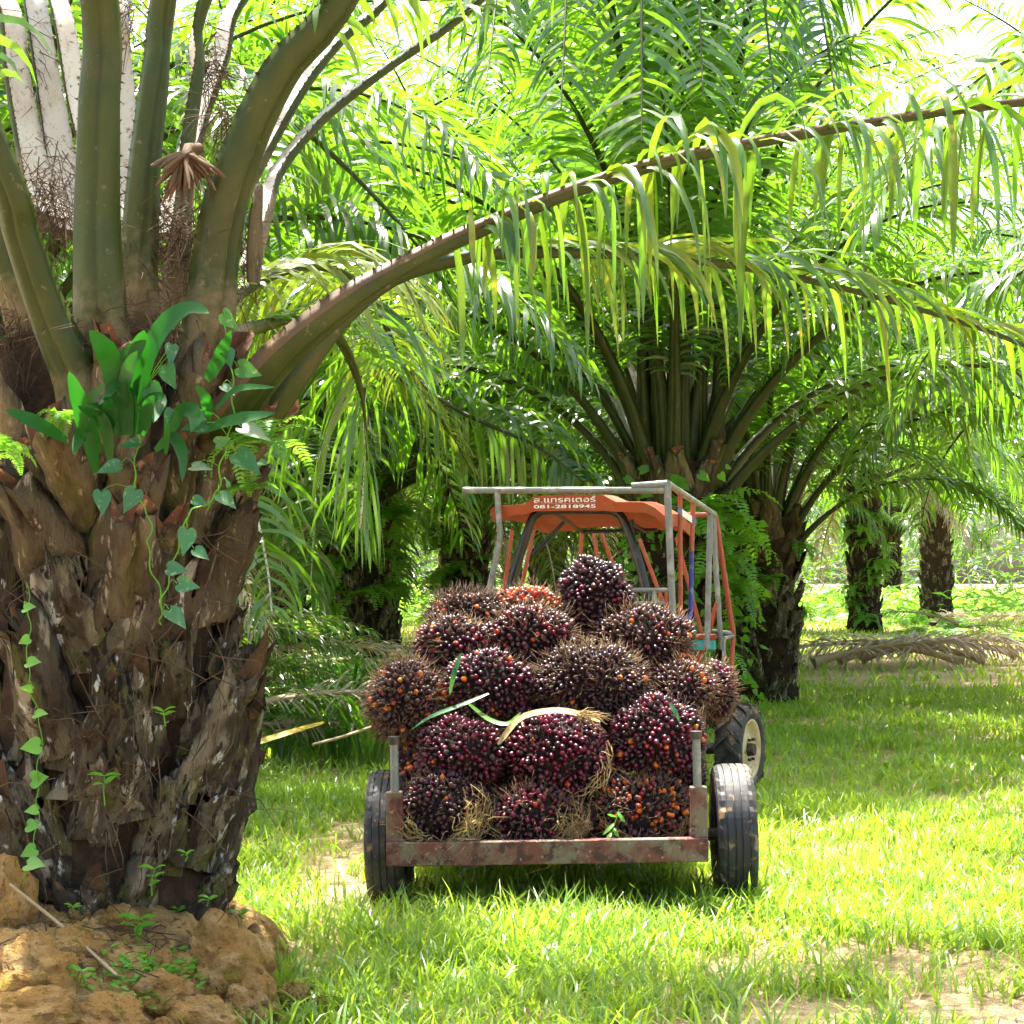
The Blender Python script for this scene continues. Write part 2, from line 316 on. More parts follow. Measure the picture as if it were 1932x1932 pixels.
v, q = blades(x, y, .06 + .10 * rg.random(n), .004 + .008 * rg.random(n), rg.random(n) * 6.28, 1.35 + .25 * rg.random(n), rg.normal(0, .12, n), ground_z(x, y) + .012)
tag(link('leaf_litter', np_mesh('leaf_litter', v, q, [M['litter']])), 'dry straw and leaf bits scattered between the grass', 'leaf litter', kind='stuff')

# ------------------------------------------------------------------ palm fronds
XS = [(-1, .22), (-.55, .05), (0, 0), (.55, .05), (1, .22), (.90, -.40), (.42, -.84), (.20, -.86), (0, -.62), (-.20, -.86), (-.42, -.84), (-.90, -.40)]
def frame(pts, ref):
    P_ = np.array([tuple(p) for p in pts], float); T = np.gradient(P_, axis=0); T /= np.linalg.norm(T, axis=1)[:, None]
    S = np.cross(T, ref(P_) if callable(ref) else np.broadcast_to(ref, P_.shape)); S /= np.linalg.norm(S, axis=1)[:, None] + 1e-9
    return P_, T, S, np.cross(S, T)
def rachis(mb, fr, w, th, lo=0, up=1, cap=None, side=None):
    P_, T, S, U = fr; n = len(P_); k = len(XS)
    vs = [Vector(P_[i] + S[i] * a * w[i] + U[i] * b * th[i]) for i in range(n) for a, b in XS]
    fu = [(i * k + j, i * k + j + 1, (i + 1) * k + j + 1, (i + 1) * k + j) for i in range(n - 1) for j in range(4)]
    fl = [(i * k + j, i * k + (j + 1) % k, (i + 1) * k + (j + 1) % k, (i + 1) * k + j) for i in range(n - 1) for j in range(4, k)]
    b = len(mb.v); mb.v += [tuple(v) for v in vs]
    for fs, mi in ((fu, up), (fl, lo)):
        for q_, f in enumerate(fs): mb.f.append(tuple(b + q for q in f)); mb.m.append(side if (side is not None and mi == lo and (q_ % (k - 4) in (0, k - 5))) else mi); mb.s.append(True)
    if cap is not None:
        mb.f.append(tuple(b + (n - 1) * k + j for j in range(k))); mb.m.append(cap); mb.s.append(False)
def at(fr, t):
    P_, T, S, U = fr; x = np.clip(t, 0, 1) * (len(P_) - 1); i = np.minimum(x.astype(int), len(P_) - 2); f = (x - i)[:, None]
    return [A[i] * (1 - f) + A[i + 1] * f for A in (P_, T, S, U)]
def leaflet_verts(p, t, s, u, sg, ln, wd, r, nseg=4, droop=.35, fwd=.55, upamt=(-.1, .55), twist=.35):
    n = len(p); b = r.uniform(upamt[0], upamt[1], n)[:, None]; f = r.normal(fwd, .12, n)[:, None]
    d = t * f + s * sg[:, None] + u * b + r.normal(0, .07, (n, 3)); d /= np.linalg.norm(d, axis=1)[:, None]
    dr = (droop * r.uniform(.55, 1.4, n))[:, None]; pos = p.copy(); out = np.zeros((n, nseg + 1, 2, 3), np.float32)
    wv = t + r.normal(0, twist, (n, 3))
    prof = np.interp(np.linspace(0, 1, nseg + 1), [0, .15, .45, .8, 1], [.45, .9, 1, .6, .04])
    for k in range(nseg + 1):
        w = wv - d * np.sum(wv * d, 1)[:, None]; w /= np.linalg.norm(w, axis=1)[:, None] + 1e-9
        hw = (wd * prof[k] * .5)[:, None]; out[:, k, 0] = pos - w * hw; out[:, k, 1] = pos + w * hw
        pos = pos + d * (ln / nseg)[:, None]
        d = d + np.array([0, 0, -1.]) * dr * (1 + .25 * k); d /= np.linalg.norm(d, axis=1)[:, None]
    return out
def strip_quads(n, nseg, base=0):
    q = np.array([[2 * k, 2 * k + 1, 2 * k + 3, 2 * k + 2] for k in range(nseg)])
    return (base + np.arange(n)[:, None, None] * (2 * (nseg + 1)) + q[None]).reshape(-1, 4)
def leaf_len(t): return np.interp(t, [0, .12, .4, .75, 1], [.35, .8, 1, .75, .3])
def frond_mesh(name, fr, wb, seed, t0=.2, npair=85, L=.85, W=.042, nseg=4, droop=.35, mats=None, wmid=.028, wtip=.006, thin=.5, **kw):
    r = np.random.default_rng(seed); mb = MB(); n = len(fr[0]); tt = np.linspace(0, 1, n)
    w = np.interp(tt, [0, .06, .2, .6, 1], [wb, wb * .62, wb * .45, wmid, wtip]); rachis(mb, fr, w, w * 1.1)
    t = np.repeat(np.linspace(t0, .995, npair), 2) + r.normal(0, .002, npair * 2); sg = np.tile([-1., 1.], npair)
    keep = r.random(len(t)) > .05; t, sg = t[keep], sg[keep]
    p, T, S, U = at(fr, t); k = (t - t0) / (1 - t0)
    lv = leaflet_verts(p, T, S, U, sg, L * leaf_len(k) * r.uniform(.8, 1.1, len(t)), W * np.interp(k, [0, .3, 1], [.7, 1, .6]) * r.uniform(.75, 1.15, len(t)), r, nseg, droop, **kw)
    b = len(mb.v); V = np.concatenate([np.array(mb.v), lv.reshape(-1, 3)]); Q = np.concatenate([np.array(mb.f), strip_quads(len(t), nseg, b)])
    return np_mesh(name, V, Q, mats, mi=np.concatenate([np.array(mb.m), np.full(len(t) * nseg, 2)]))
LM = [M['petiole'], M['petiole_up'], M['leaf']]
def template(seed, e0, bend, LEN=5.2, npair=85, mats=LM, droop=.35, t0=.2, **kw):
    n = 22; t = np.linspace(0, 1, n); e = np.radians(e0 - bend * t ** 1.25); ds = LEN / (n - 1)
    x = np.concatenate([[0], np.cumsum(np.cos(e[:-1]) * ds)]); z = np.concatenate([[0], np.cumsum(np.sin(e[:-1]) * ds)])
    r = random.Random(seed); c = r.uniform(-.10, .10); pts = np.stack([x, c * x * x / 4, z], -1)
    ref = np.stack([-np.sin(e), 0 * e, np.cos(e)], -1)
    return frond_mesh('frond', frame(pts, ref), .15, seed, t0, npair, mats=mats, droop=droop, **kw)
TPL = []                                                  # from upright to drooping
for k, (e0, bend) in enumerate([(86, 62), (80, 80), (76, 95), (70, 100), (64, 108), (56, 112), (48, 112), (38, 108), (28, 100), (14, 86)]):
    TPL.append([template(100 + k * 3 + j, e0, bend + 12 * j, 6.5 - .16 * k, 96, droop=.32 + .02 * k, wmid=.024, L=1.05, W=.058) for j in range(2)])
TDRY = [template(300 + j, -10 - 20 * j, 62, 3.8, 60, [M['rachis_dry'], M['rachis_dry'], M['leaf_dry']], .5) for j in range(2)]
TYEL = [template(320 + j, 40 - 15 * j, 110, 4.8, 80, [M['petiole'], M['petiole_up'], M['leaf_yellow']], .4) for j in range(2)]

# leaf-base stubs
def stub_mesh(seed, L, wb, wt, thick, mats, tip=.35, rag=.04):
    r = random.Random(seed); n = 10; pts = []; k = len(XS); side = r.uniform(-.05, .05)
    for i in range(n):
        t = i / (n - 1); pts.append((.05 * math.sin(t * 1.3) + tip * L * t * t, side * t * t, L * t))
    fr = frame(pts, np.array([-1., 0, .15])); mb = MB(); tt = np.linspace(0, 1, n); pw = r.uniform(.9, 1.7)
    w = wb * (1 - tt) ** pw + wt * (1 - (1 - tt) ** pw); th = thick * (.7 + .4 * np.sin(2.6 * tt))
    rachis(mb, fr, w, th, 0, 0)
    o = Vector((r.random() * 50, r.random() * 50, 3)); T = Vector(fr[1][-1])
    for i, v in enumerate(mb.v):
        v = Vector(v); t = (i // k) / (n - 1)
        d = mnoise.noise_vector(v * 9 + o) * .026 + mnoise.noise_vector(v * 24 + o) * .016 + mnoise.noise_vector(v * 60 + o) * .006
        if t > .84: d += T * mnoise.noise(Vector((i % k * 2.3, seed * 1.7, t * 3))) * rag * 2
        mb.v[i] = tuple(v + d)
    b = (n - 1) * k; c = sum((Vector(mb.v[b + j]) for j in range(k)), Vector()) / k - T * .05
    ring2 = []
    for j in range(k): ring2.append(len(mb.v)); mb.v.append(tuple(Vector(mb.v[b + j]) * .55 + c * .45 - T * r.uniform(0, .03)))
    mb.v.append(tuple(c)); ci = len(mb.v) - 1
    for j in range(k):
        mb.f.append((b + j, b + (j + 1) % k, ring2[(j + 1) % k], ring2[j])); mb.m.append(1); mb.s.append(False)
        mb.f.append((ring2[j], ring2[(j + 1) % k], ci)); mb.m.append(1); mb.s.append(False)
    return mb.mesh('frond_base', mats)
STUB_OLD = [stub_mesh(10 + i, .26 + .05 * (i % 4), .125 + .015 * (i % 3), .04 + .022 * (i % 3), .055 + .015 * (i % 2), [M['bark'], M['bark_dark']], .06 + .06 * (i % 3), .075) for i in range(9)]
STUB_NEW = [stub_mesh(30 + i, .34 + .06 * (i % 3), .135, .06 + .012 * (i % 2), .08, [M['bark_fresh'], M['bark_cut']], .22 + .06 * (i % 3), .05) for i in range(6)]

def trunk_mesh(h, r0, r1, seed, mat_, flare=.12):
    mb = MB(); n = 14; k = 20; o = Vector((seed * 3.1, seed, 0)); vs = []
    for i in range(n):
        t = i / (n - 1); rr = (r0 + (r1 - r0) * t) + flare * max(0, 1 - t * 6)
        for j in range(k):
            a = 2 * math.pi * j / k; p = Vector((math.cos(a) * rr, math.sin(a) * rr, t * h - .08))
            p += Vector((math.cos(a), math.sin(a), 0)) * mnoise.noise(p * 5 + o) * .05; vs.append(p)
    mb.add(vs, [(i * k + j, i * k + (j + 1) % k, (i + 1) * k + (j + 1) % k, (i + 1) * k + j) for i in range(n - 1) for j in range(k)])
    mb.add(vs[-k:], [tuple(range(k))]); return mb
GOLD = math.radians(137.5)
def stub_place(i, nst, h, r0, r1, rnd, zlo=.02, jit=1.0):
    t = (i + .5) / nst; z = zlo + (h - zlo) * t - .1; a = i * GOLD + rnd.uniform(-.12, .12); rr = r0 + (r1 - r0) * t - .045
    tilt = rnd.uniform(-.05, .13) * jit; sc = 1 + rnd.uniform(-.2, .25) * jit; z += rnd.uniform(-.05, .05) * jit; rr += rnd.uniform(-.03, .03) * jit
    return Matrix.Translation((math.cos(a) * rr, math.sin(a) * rr, z)) @ Matrix.Rotation(a, 4, 'Z') @ Matrix.Rotation(tilt, 4, 'Y') @ Matrix.Rotation(rnd.uniform(-.22, .22) * jit, 4, 'X') @ Matrix.Diagonal((sc, sc * rnd.uniform(.8, 1.2), sc * rnd.uniform(.85, 1.2), 1)), t
def joined_trunk(h, r, seed):
    mb = trunk_mesh(h, r, r * 1.05, seed, None); rnd = random.Random(seed); nst = int(h * 26)
    mb.m = [0] * len(mb.f)
    for i in range(nst):
        m, t = stub_place(i, nst, h, r, r * 1.05, rnd); src = (STUB_OLD if t < .75 else STUB_NEW)[i % 5]
        mb.add([m @ v.co for v in src.vertices], [tuple(p.vertices) for p in src.polygons], 1 if t < .75 else 2)
    return mb.mesh('trunk', [M['core'], M['bark'], M['bark_fresh']])
JT = {}
def palm(x, y, h, label, group=None, seed=0, nfr=30, near=False, r=.36, sc=1.0, dry=2, yel=1, rz=None, spread=1.0, skip=None):
    y *= KZ; rnd = random.Random(seed); e = empty('oil_palm', (x, y, gz(x, y)), label, 'palm tree', group)
    if near:
        tr = trunk_mesh(h, r, r * 1.05, seed, None).build('trunk', M['core'], e, True); nst = int(h * 28)
        for i in range(nst):
            m, t = stub_place(i, nst, h, r, r * 1.05, rnd)
            o = link('frond_base', (STUB_OLD if t < .78 else STUB_NEW)[i % 5], tr, True); o.matrix_basis = m
    else:
        key = (round(h, 1), r, seed % 3)
        if key not in JT: JT[key] = joined_trunk(h, r, seed)
        o = link('trunk', JT[key], e, True); o.rotation_euler = (0, 0, rnd.uniform(0, 6))
    a0 = rnd.uniform(0, 6) if rz is None else rz
    for i in range(nfr):
        u = i / (nfr - 1); k = min(9, int(u ** 1.15 * 10 * spread)); a = a0 + i * GOLD + rnd.uniform(-.15, .15)
        if skip and skip(a % (2 * math.pi), u): continue
        me = TPL[k][rnd.randrange(2)]
        if yel and i >= nfr - 6 and rnd.random() < .3 * yel: me = TYEL[rnd.randrange(2)]
        o = link('frond', me, e, True); rr = r * (.25 + .65 * u)
        o.location = (math.cos(a) * rr, math.sin(a) * rr, h - .12 - .38 * u); o.rotation_euler = (rnd.uniform(-.1, .1), rnd.uniform(-.05, .05), a)
        s = sc * rnd.uniform(.88, 1.08); o.scale = (s, s, s)
    for i in range(dry):
        a = a0 + 1 + i * 2.4 + rnd.uniform(-.3, .3); o = link('dry_frond', TDRY[i % 2], e, True)
        o.location = (math.cos(a) * r * .9, math.sin(a) * r * .9, h - .5); o.rotation_euler = (0, 0, a); o.scale = (sc * .8,) * 3
    return e

# ------------------------------------------------------------------ palms of the plantation
CP = palm(1.62, 10.7, 2.75, 'large oil palm with clustered upright stalks behind the tractor cab', None, 3, 38, True, .42, .95, 0, 0, spread=.66, skip=lambda a, u: u > .62 and abs((a - 4.71 + math.pi) % (2 * math.pi) - math.pi) < 1.0)
RP_ = palm(3.12, 13.3, 2.35, 'short oil palm with rough dark trunk standing right of the tractor', None, 7, 34, True, .33, .76, 0, 0, spread=.72, skip=lambda a, u: u > .55 and abs((a - 4.71 + math.pi) % (2 * math.pi) - math.pi) < .9)
LP = palm(-2.05, 14.2, 3.2, 'fern covered oil palm behind the heap of cut fronds', None, 12, 40, True, .36, 1.05, 1, 1)
palm(-.78, 18.5, 3.8, 'dark oil palm trunk seen between the tractor cab and the fern covered palm', None, 14, 38, sc=1.15)
palm(-2.9, 24.0, 4.0, 'slim dark palm trunk left of the one behind the tractor cab', None, 15, 36, sc=1.2)
palm(10.1, 31.0, 4.9, 'far oil palm wrapped in climbing ferns on the right', None, 17, 34, r=.42, sc=1.2, spread=.85)
palm(14.9, 38.0, 5.6, 'far pale trunked oil palm right of the fern wrapped one', None, 18, 34, r=.5, sc=1.25, dry=1, spread=.85)
palm(8.7, 13.4, 3.8, 'oil palm beyond the right edge whose fronds reach over the lawn', None, 19, 36, sc=1.0, spread=.85)
palm(6.9, 7.6, 3.9, 'nearest oil palm beyond the right edge, fronds hanging into the upper right', None, 23, 28, sc=1.0, spread=.8)
palm(-6.4, 11.8, 3.4, 'oil palm hidden behind the big left palm, fronds filling the upper left', None, 20, 36)
PB = palm(-4.3, 8.4, 3.2, 'oil palm just behind the big left palm, only its fronds showing', None, 24, 36)
palm(2.6, 17.0, 5.4, 'tall oil palm hidden behind the one at the cab, crown rising above it', None, 25, 38, sc=1.2, dry=0, spread=.9)
palm(3.95, 19.6, 5.6, 'tall oil palm behind the short one, its crown rising over both', None, 26, 30, sc=1.15, dry=0, spread=.8)
palm(-3.7, 17.4, 5.2, 'tall oil palm hidden behind the big trunk, crown above the cut frond heap', None, 27, 38, sc=1.2, dry=0, spread=.95)
fars = [(-5.2, 20.5), (4.6, 21.0), (-10.6, 22), (.9, 27.5), (-6.6, 30), (5.4, 31), (-13, 31), (18.5, 27), (-2, 37), (3.8, 41), (9.5, 46), (-9, 41), (22, 44), (-16, 43), (28, 38),
        (0, 52), (6.5, 54), (13, 55), (-7, 53), (20, 57), (-14, 55), (28, 54), (-22, 52), (35, 50)]
fars.sort(key=lambda q: q[0] / q[1])
for i, (x, y) in enumerate(fars):
    rnd = random.Random(i); palm(x, y, 4.4 + .3 * (i % 3), nth(i + 1) + ' oil palm from the left in the sunlit far rows', 'oil palms in the far rows', 40 + i, 32, r=.42, sc=rnd.uniform(1.15, 1.35), dry=1, spread=.9)
def long_frond(root, pts, seed, mat_='leaf', L=.95, W=.05, npair=100, t0=.22, **kw):
    fr = frame(bez(pts, 30), lambda P_: np.array([[root.location.x, root.location.y, 0]]) * np.array([1, 1, 0]) - P_ * np.array([1, 1, 0]) + np.array([0, 0, 3.]))
    return link('frond', frond_mesh('frond', fr, .10, seed, t0, npair, L, W, 5, mats=[M['petiole'], M['petiole_up'], M[mat_]], wmid=.022, **kw), root)
for k_, (tx, tz, ty) in enumerate([(.90, 4.55, 12.4), (1.35, 4.9, 12.6), (.35, 4.9, 12.8), (1.95, 5.0, 13.2), (-.2, 5.2, 13.4), (2.6, 4.9, 14.0)]):
    bx_ = 1.62 + (tx - 1.0) * .25; long_frond(CP, [(bx_, 17.8, 2.7), (bx_ + (tx - bx_) * .1, 17.2, 5.6), (bx_ + (tx - bx_) * .45, 15.6, 7.4), (bx_ + (tx - bx_) * .85, ty + 1.2, 7.0), (tx, ty, tz)], 501 + k_, droop=.14 + .05 * k_, L=1.15, W=.06, npair=115)
long_frond(PB, [(-4.3, 14.0, 3.1), (-3.4, 13.7, 5.0), (-2.4, 13.3, 5.35), (-1.55, 13.0, 4.8), (-.8, 12.9, 4.05), (-.3, 12.8, 3.3)], 504, droop=.42)
long_frond(PB, [(-4.3, 14.0, 3.1), (-3.0, 13.0, 6.4), (-1.6, 12.4, 7.4), (-.2, 12.0, 6.9), (.6, 11.8, 6.0)], 505, droop=.4)
long_frond(LP, [(-2.05, 23.5, 3.0), (-1.9, 21.5, 4.6), (-1.4, 18.0, 4.0), (-.6, 15.5, 3.05), (.2, 15.0, 2.62), (.6, 14.8, 2.3)], 506, droop=.55, L=.8)
long_frond(LP, [(-2.2, 23.5, 3.0), (-2.2, 21.5, 4.8), (-1.8, 18.5, 4.6), (-1.4, 16.2, 3.6), (-1.15, 15.2, 2.5)], 507, droop=.4)
# the wood closing the view, too far to tell the palms apart
rf = np.random.default_rng(77); n = 26000
ang = rf.uniform(-.5, .5, n); dist = rf.uniform(104, 130, n); bx = np.sin(ang) * dist; by = np.cos(ang) * dist
top = 10 + 2.5 * np.sin(ang * 31) + 1.5 * np.sin(ang * 77); p = np.stack([bx, by, rf.random(n) ** .8 * top], -1)
t = rf.normal(0, 1, (n, 3)); t[:, 2] *= .3; t /= np.linalg.norm(t, axis=1)[:, None]; s = np.cross(t, [0, 0, 1.]); s /= np.linalg.norm(s, axis=1)[:, None]; u = np.cross(s, t)
lv = leaflet_verts(p, t, s, u, np.ones(n), rf.uniform(1.0, 2.2, n), rf.uniform(.10, .22, n), rf, 3, .5)
tag(link('far_palm_wood', np_mesh('far_palm_wood', lv.reshape(-1, 3), strip_quads(n, 3), [M['leaf']])), 'dense pale green mass of distant palm foliage', 'foliage', kind='stuff')

n = 15000; by = rf.uniform(58, 118, n); bx = rf.uniform(-.34, .34, n) * by; p = np.stack([bx, by, rf.random(n) ** 1.5 * (.4 + 1.0 * lump(bx, by, .35, 4))], -1)
t = rf.normal(0, 1, (n, 3)); t[:, 2] = abs(t[:, 2]) * .8; t /= np.linalg.norm(t, axis=1)[:, None]; s = np.cross(t, [0, 0, 1.]); s /= np.linalg.norm(s, axis=1)[:, None]; u = np.cross(s, t)
lv = leaflet_verts(p, t, s, u, np.ones(n), rf.uniform(.4, 1.0, n), rf.uniform(.06, .16, n), rf, 2, .4)
tag(link('undergrowth', np_mesh('undergrowth', lv.reshape(-1, 3), strip_quads(n, 2), [M['fern']])), 'low bright undergrowth between the far palm trunks', 'undergrowth', kind='stuff')

# ------------------------------------------------------------------ the big palm at the left
ZM = lambda Z: Z + 2.67
HP = empty('oil_palm', PALM, 'massive oil palm with stubbly trunk and thick stalks filling the left side', 'palm tree')
TH = 2.25
tr = trunk_mesh(TH, .37, .40, 1, None, .10).build('trunk', M['core'], HP, True)
rnd = random.Random(4); nst = 150
for i in range(nst):
    m, t = stub_place(i, nst, 1.76, .40, .40, rnd, jit=1.2)
    if rnd.random() < .10: continue
    o = link('frond_base', STUB_OLD[i % 9] if t < .66 else STUB_NEW[i % 6], tr, True); o.matrix_basis = m @ Matrix.Diagonal((1.0, 1.0, 1.0, 1))
AX = np.array([PALM.x, PALM.y, 0])
def refaxis(P_):
    d = AX - P_; d[:, 2] = 0; d /= np.linalg.norm(d, axis=1)[:, None] + 1e-6; return d + np.array([0, 0, 1.])
HM = [M['petiole'], M['petiole_up'], M['leaf']]
def spines(fr, w, t1, seed, parent, step=.016):
    r = random.Random(seed); mb = MB(); t = .03
    while t < t1:
        p, T, S, U = [Vector(q[0]) for q in at(fr, np.array([t]))]; ww = float(np.interp(t, np.linspace(0, 1, len(w)), w))
        for sg in (-1, 1):
            l = r.uniform(.006, .018); b = p + S * sg * ww * .98 + U * ww * .2; tip = b + S * sg * l + T * l * r.uniform(-.2, .9)
            mb.add([b - T * .005, b + T * .006, tip, b + U * .004], [(0, 1, 2), (0, 3, 2), (1, 3, 2)], 0, False)
        t += step * r.uniform(.6, 1.5)
    return tag(mb.build('spines', M['inflor'], parent), kind='stuff')
def hero(pxs, wpx, wt=.012, npair=95, L=.85, seed=0, mats=HM, leaf=True, ext=None, t0=.45, droop=.4, thk=.9, nm='frond', t1=None, label=None, base_len=.22, side=None):
    """pxs: (px, py, depth) along the visible stalk; wpx: full width in picture pixels at those points; ext: further world points"""
    pts = [P(*q) for q in pxs]; ws = [sz(b, q[2]) / 2 for b, q in zip(wpx, pxs)]
    if ext: pts += [Vector(q) for q in ext]; ws += list(np.linspace(ws[-1], wt, len(ext) + 1))[1:]
    n = 40; c = bez(pts, n); fr = frame(c, refaxis); w = np.interp(np.linspace(0, 1, n), np.linspace(0, 1, len(ws)), ws)
    mb = MB(); rachis(mb, fr, w, w * thk, cap=0, side=side); o = mb.build(nm, mats, HP); k_ = len(XS); at_ = o.data.attributes.new('base', 'FLOAT', 'POINT')
    at_.data.foreach_set('value', [max(0., 1 - (i // k_) / (n - 1) / base_len) for i in range(len(o.data.vertices))])
    if label: o['label'] = label
    spines(fr, w, (t0 if t1 is None else t1), seed, o)
    return o, fr, w
def joined_leaflets(o, fr, t0, npair, L, W, seed, droop, mat_, nseg=5, **kw):
    r = np.random.default_rng(seed); t = np.repeat(np.linspace(t0, .995, npair), 2) + r.normal(0, .002, npair * 2); sg = np.tile([-1., 1.], npair)
    p, T, S, U = at(fr, t); k = (t - t0) / (1 - t0)
    lv = leaflet_verts(p, T, S, U, sg, L * leaf_len(k) * r.uniform(.8, 1.1, len(t)), W * np.interp(k, [0, .3, 1], [.7, 1, .6]) * r.uniform(.8, 1.15, len(t)), r, nseg, droop, **kw)
    return tag(link('leaflets', np_mesh('leaflets', lv.reshape(-1, 3), strip_quads(len(t), nseg), [mat_]), o), kind='stuff')
def up_ext(last, out, top=5.2, reach=3.2):
    """continue a stalk out of the picture: up, then arching outwards"""
    a = Vector((out[0], out[1], 0)).normalized(); b = Vector(last); z = b.z
    return [b + a * reach * .18 + Vector((0, 0, (top - z) * .55)), b + a * reach * .45 + Vector((0, 0, (top - z) * .95)),
            b + a * reach * .8 + Vector((0, 0, (top - z) * 1.0)), b + a * reach + Vector((0, 0, (top - z) * .75))]
# front and side stalks; depth 3.5 is the near face of the trunk, 4.4 its far side
STK = [
    ([(150, 720, 3.52), (95, 600, 3.46), (40, 440, 3.36), (-10, 280, 3.25)], [118, 92, 84, 78], (-1.2, -.4), 1),
    ([(188, 600, 3.56), (182, 420, 3.55), (186, 200, 3.53), (186, -10, 3.50)], [120, 104, 92, 86], (-.1, -1), 2),
    ([(262, 520, 3.70), (272, 330, 3.72), (292, 150, 3.73), (310, -10, 3.73)], [88, 74, 66, 60], (.5, -1), 3),
    ([(335, 480, 3.9), (345, 300, 3.98), (368, 140, 4.02), (386, -10, 4.05)], [70, 60, 52, 48], (1, -.5), 4),
    ([(395, 600, 3.70), (412, 440, 3.68), (450, 300, 3.66), (530, 130, 3.62), (655, -25, 3.58)], [125, 118, 112, 104, 92], (1, -.25), 5),
    ([(345, 330, 4.30), (372, 230, 4.36), (415, 110, 4.42), (455, -10, 4.48)], [66, 56, 50, 46], (1, .8), 6),
    ([(238, 330, 4.45), (236, 180, 4.52), (232, -10, 4.6)], [50, 44, 40], (.2, 1), 7),
    ([(120, 330, 4.35), (92, 160, 4.42), (64, -10, 4.5)], [72, 60, 52], (-.5, 1), 8),
    ([(62, 300, 4.25), (32, 140, 4.3), (5, -10, 4.34)], [74, 66, 60], (-1, .6), 9),
    ([(500, 390, 4.30), (522, 320, 4.4), (600, 225, 4.55), (720, 130, 4.7), (900, 0, 4.9)], [48, 46, 44, 40, 34], (1, .3), 10),
    ([(470, 330, 4.45), (560, 170, 4.6), (640, 70, 4.75), (730, -10, 4.9)], [56, 50, 44, 40], (1, .6), 11),
    ([(20, 520, 3.75), (-20, 380, 3.7), (-70, 200, 3.6)], [80, 70, 60], (-1, .1), 12),
    ([(215, 420, 4.2), (150, 200, 4.3), (110, 0, 4.35)], [64, 54, 46], (-.3, .4), 13),
]
for pxs, wp, out, sd in STK:
    a, b = pxs[0], pxs[1]; pxs = [(a[0] - (b[0] - a[0]) * .45 + (235 - a[0]) * .08, a[1] + 105, a[2] + (.10 if a[2] < 4 else -.08))] + pxs; wp = [wp[0] * 1.45] + wp; wp = [q * .86 for q in wp]
    o, fr, w = hero(pxs, wp, seed=sd, ext=up_ext(P(*pxs[-1]), out, 4.9 + .2 * (sd % 3), 2.9), t0=.55, t1=.62)
    joined_leaflets(o, fr, .52, 62, .85, .042, sd, .38, M['leaf'])
# the two long fronds that arch across the picture: each leaflet a piece of its own
def single_leaflets(o, fr, tts, sgs, Ls, Ws, seed, droop, mats_, nseg=7, **kw):
    r = np.random.default_rng(seed); t = np.asarray(tts); p, T, S, U = at(fr, t)
    lv = leaflet_verts(p, T, S, U, np.asarray(sgs, float), np.asarray(Ls), np.asarray(Ws), r, nseg, droop, **kw)
    for k in range(len(t)):
        c = p[k]; q = lv[k].reshape(-1, 3) - c
        # fold each blade along its midrib
        a = lv[k]; mid = (a[:, 0] + a[:, 1]) / 2; d = np.gradient(mid, axis=0); nrm = np.cross(d, a[:, 1] - a[:, 0]); nrm /= np.linalg.norm(nrm, axis=1)[:, None] + 1e-9
        wd = np.linalg.norm(a[:, 1] - a[:, 0], axis=1)[:, None]; m3 = mid - nrm * wd * .22
        V = np.stack([a[:, 0], m3, a[:, 1]], 1).reshape(-1, 3) - c
        Q = [[3 * i + j, 3 * i + j + 1, 3 * i + j + 4, 3 * i + j + 3] for i in range(nseg) for j in range(2)]
        lo = link('leaflet', np_mesh('leaflet', V, Q, [mats_[int(r.integers(len(mats_)))]]), o); lo.location = Vector(c)
rK = np.random.default_rng(8)
oK, fK, wK = hero([(380, 860, 4.0), (425, 790, 3.75), (520, 672, 3.62), (640, 572, 3.62), (740, 510, 3.68), (900, 430, 3.8), (1180, 322, 4.0), (1500, 252, 4.3), (1932, 190, 4.7), (2300, 170, 5.0), (2600, 200, 5.2)],
                  [110, 104, 90, 76, 56, 46, 38, 30, 24, 18, 10], seed=21, mats=[M['petiole'], M['rachis_brown'], M['leaf']], t1=.5, thk=.95, side=1, base_len=.12, label='brown weathered frond stalk arching across the picture')
t = np.linspace(.48, .99, 100); T2 = np.concatenate([t, t + .003]); S2 = np.concatenate([np.ones(100), -np.ones(100)])
Ls = np.where(S2 > 0, rK.uniform(.42, .80, 200), rK.uniform(.35, .75, 200)) * np.interp(T2, [.5, .6, 1], [.65, 1, .9])
T2 = T2 + rK.normal(0, .006, 200); Ls = Ls * rK.uniform(.6, 1.35, 200); kp = rK.random(200) > .08; Ls = np.where((T2 > .76) & (T2 < .86), np.maximum(Ls, .75), Ls)
single_leaflets(oK, fK, np.clip(T2, 0, .999)[kp], S2[kp], Ls[kp], np.where(T2 > .76, rK.uniform(.03, .055, 200), rK.uniform(.016, .042, 200))[kp], 31, .55, [M['leaf_blot'], M['leaf'], M['leaf'], M['leaf_blot'], M['leaf_blot'], M['leaf_yellow']], fwd=.30, upamt=(-.6, .9), twist=.7)
oL, fL, wL = hero([(400, 900, 4.2), (480, 810, 4.0), (560, 700, 3.95), (640, 598, 4.0), (740, 522, 4.06), (850, 489, 4.15), (960, 474, 4.25), (1150, 478, 4.5), (1330, 492, 4.8), (1500, 522, 5.1), (1700, 572, 5.4), (1932, 650, 5.8), (2150, 760, 6.1)],
                  [84, 84, 74, 62, 46, 40, 34, 26, 22, 18, 15, 12, 8], seed=22, t1=.55, base_len=.12, label='green frond stalk with yellowing leaflets curving below the brown one')
t = np.linspace(.50, .99, 72); T2 = np.concatenate([t, t + .004]); S2 = np.concatenate([np.ones(72), -np.ones(72)])
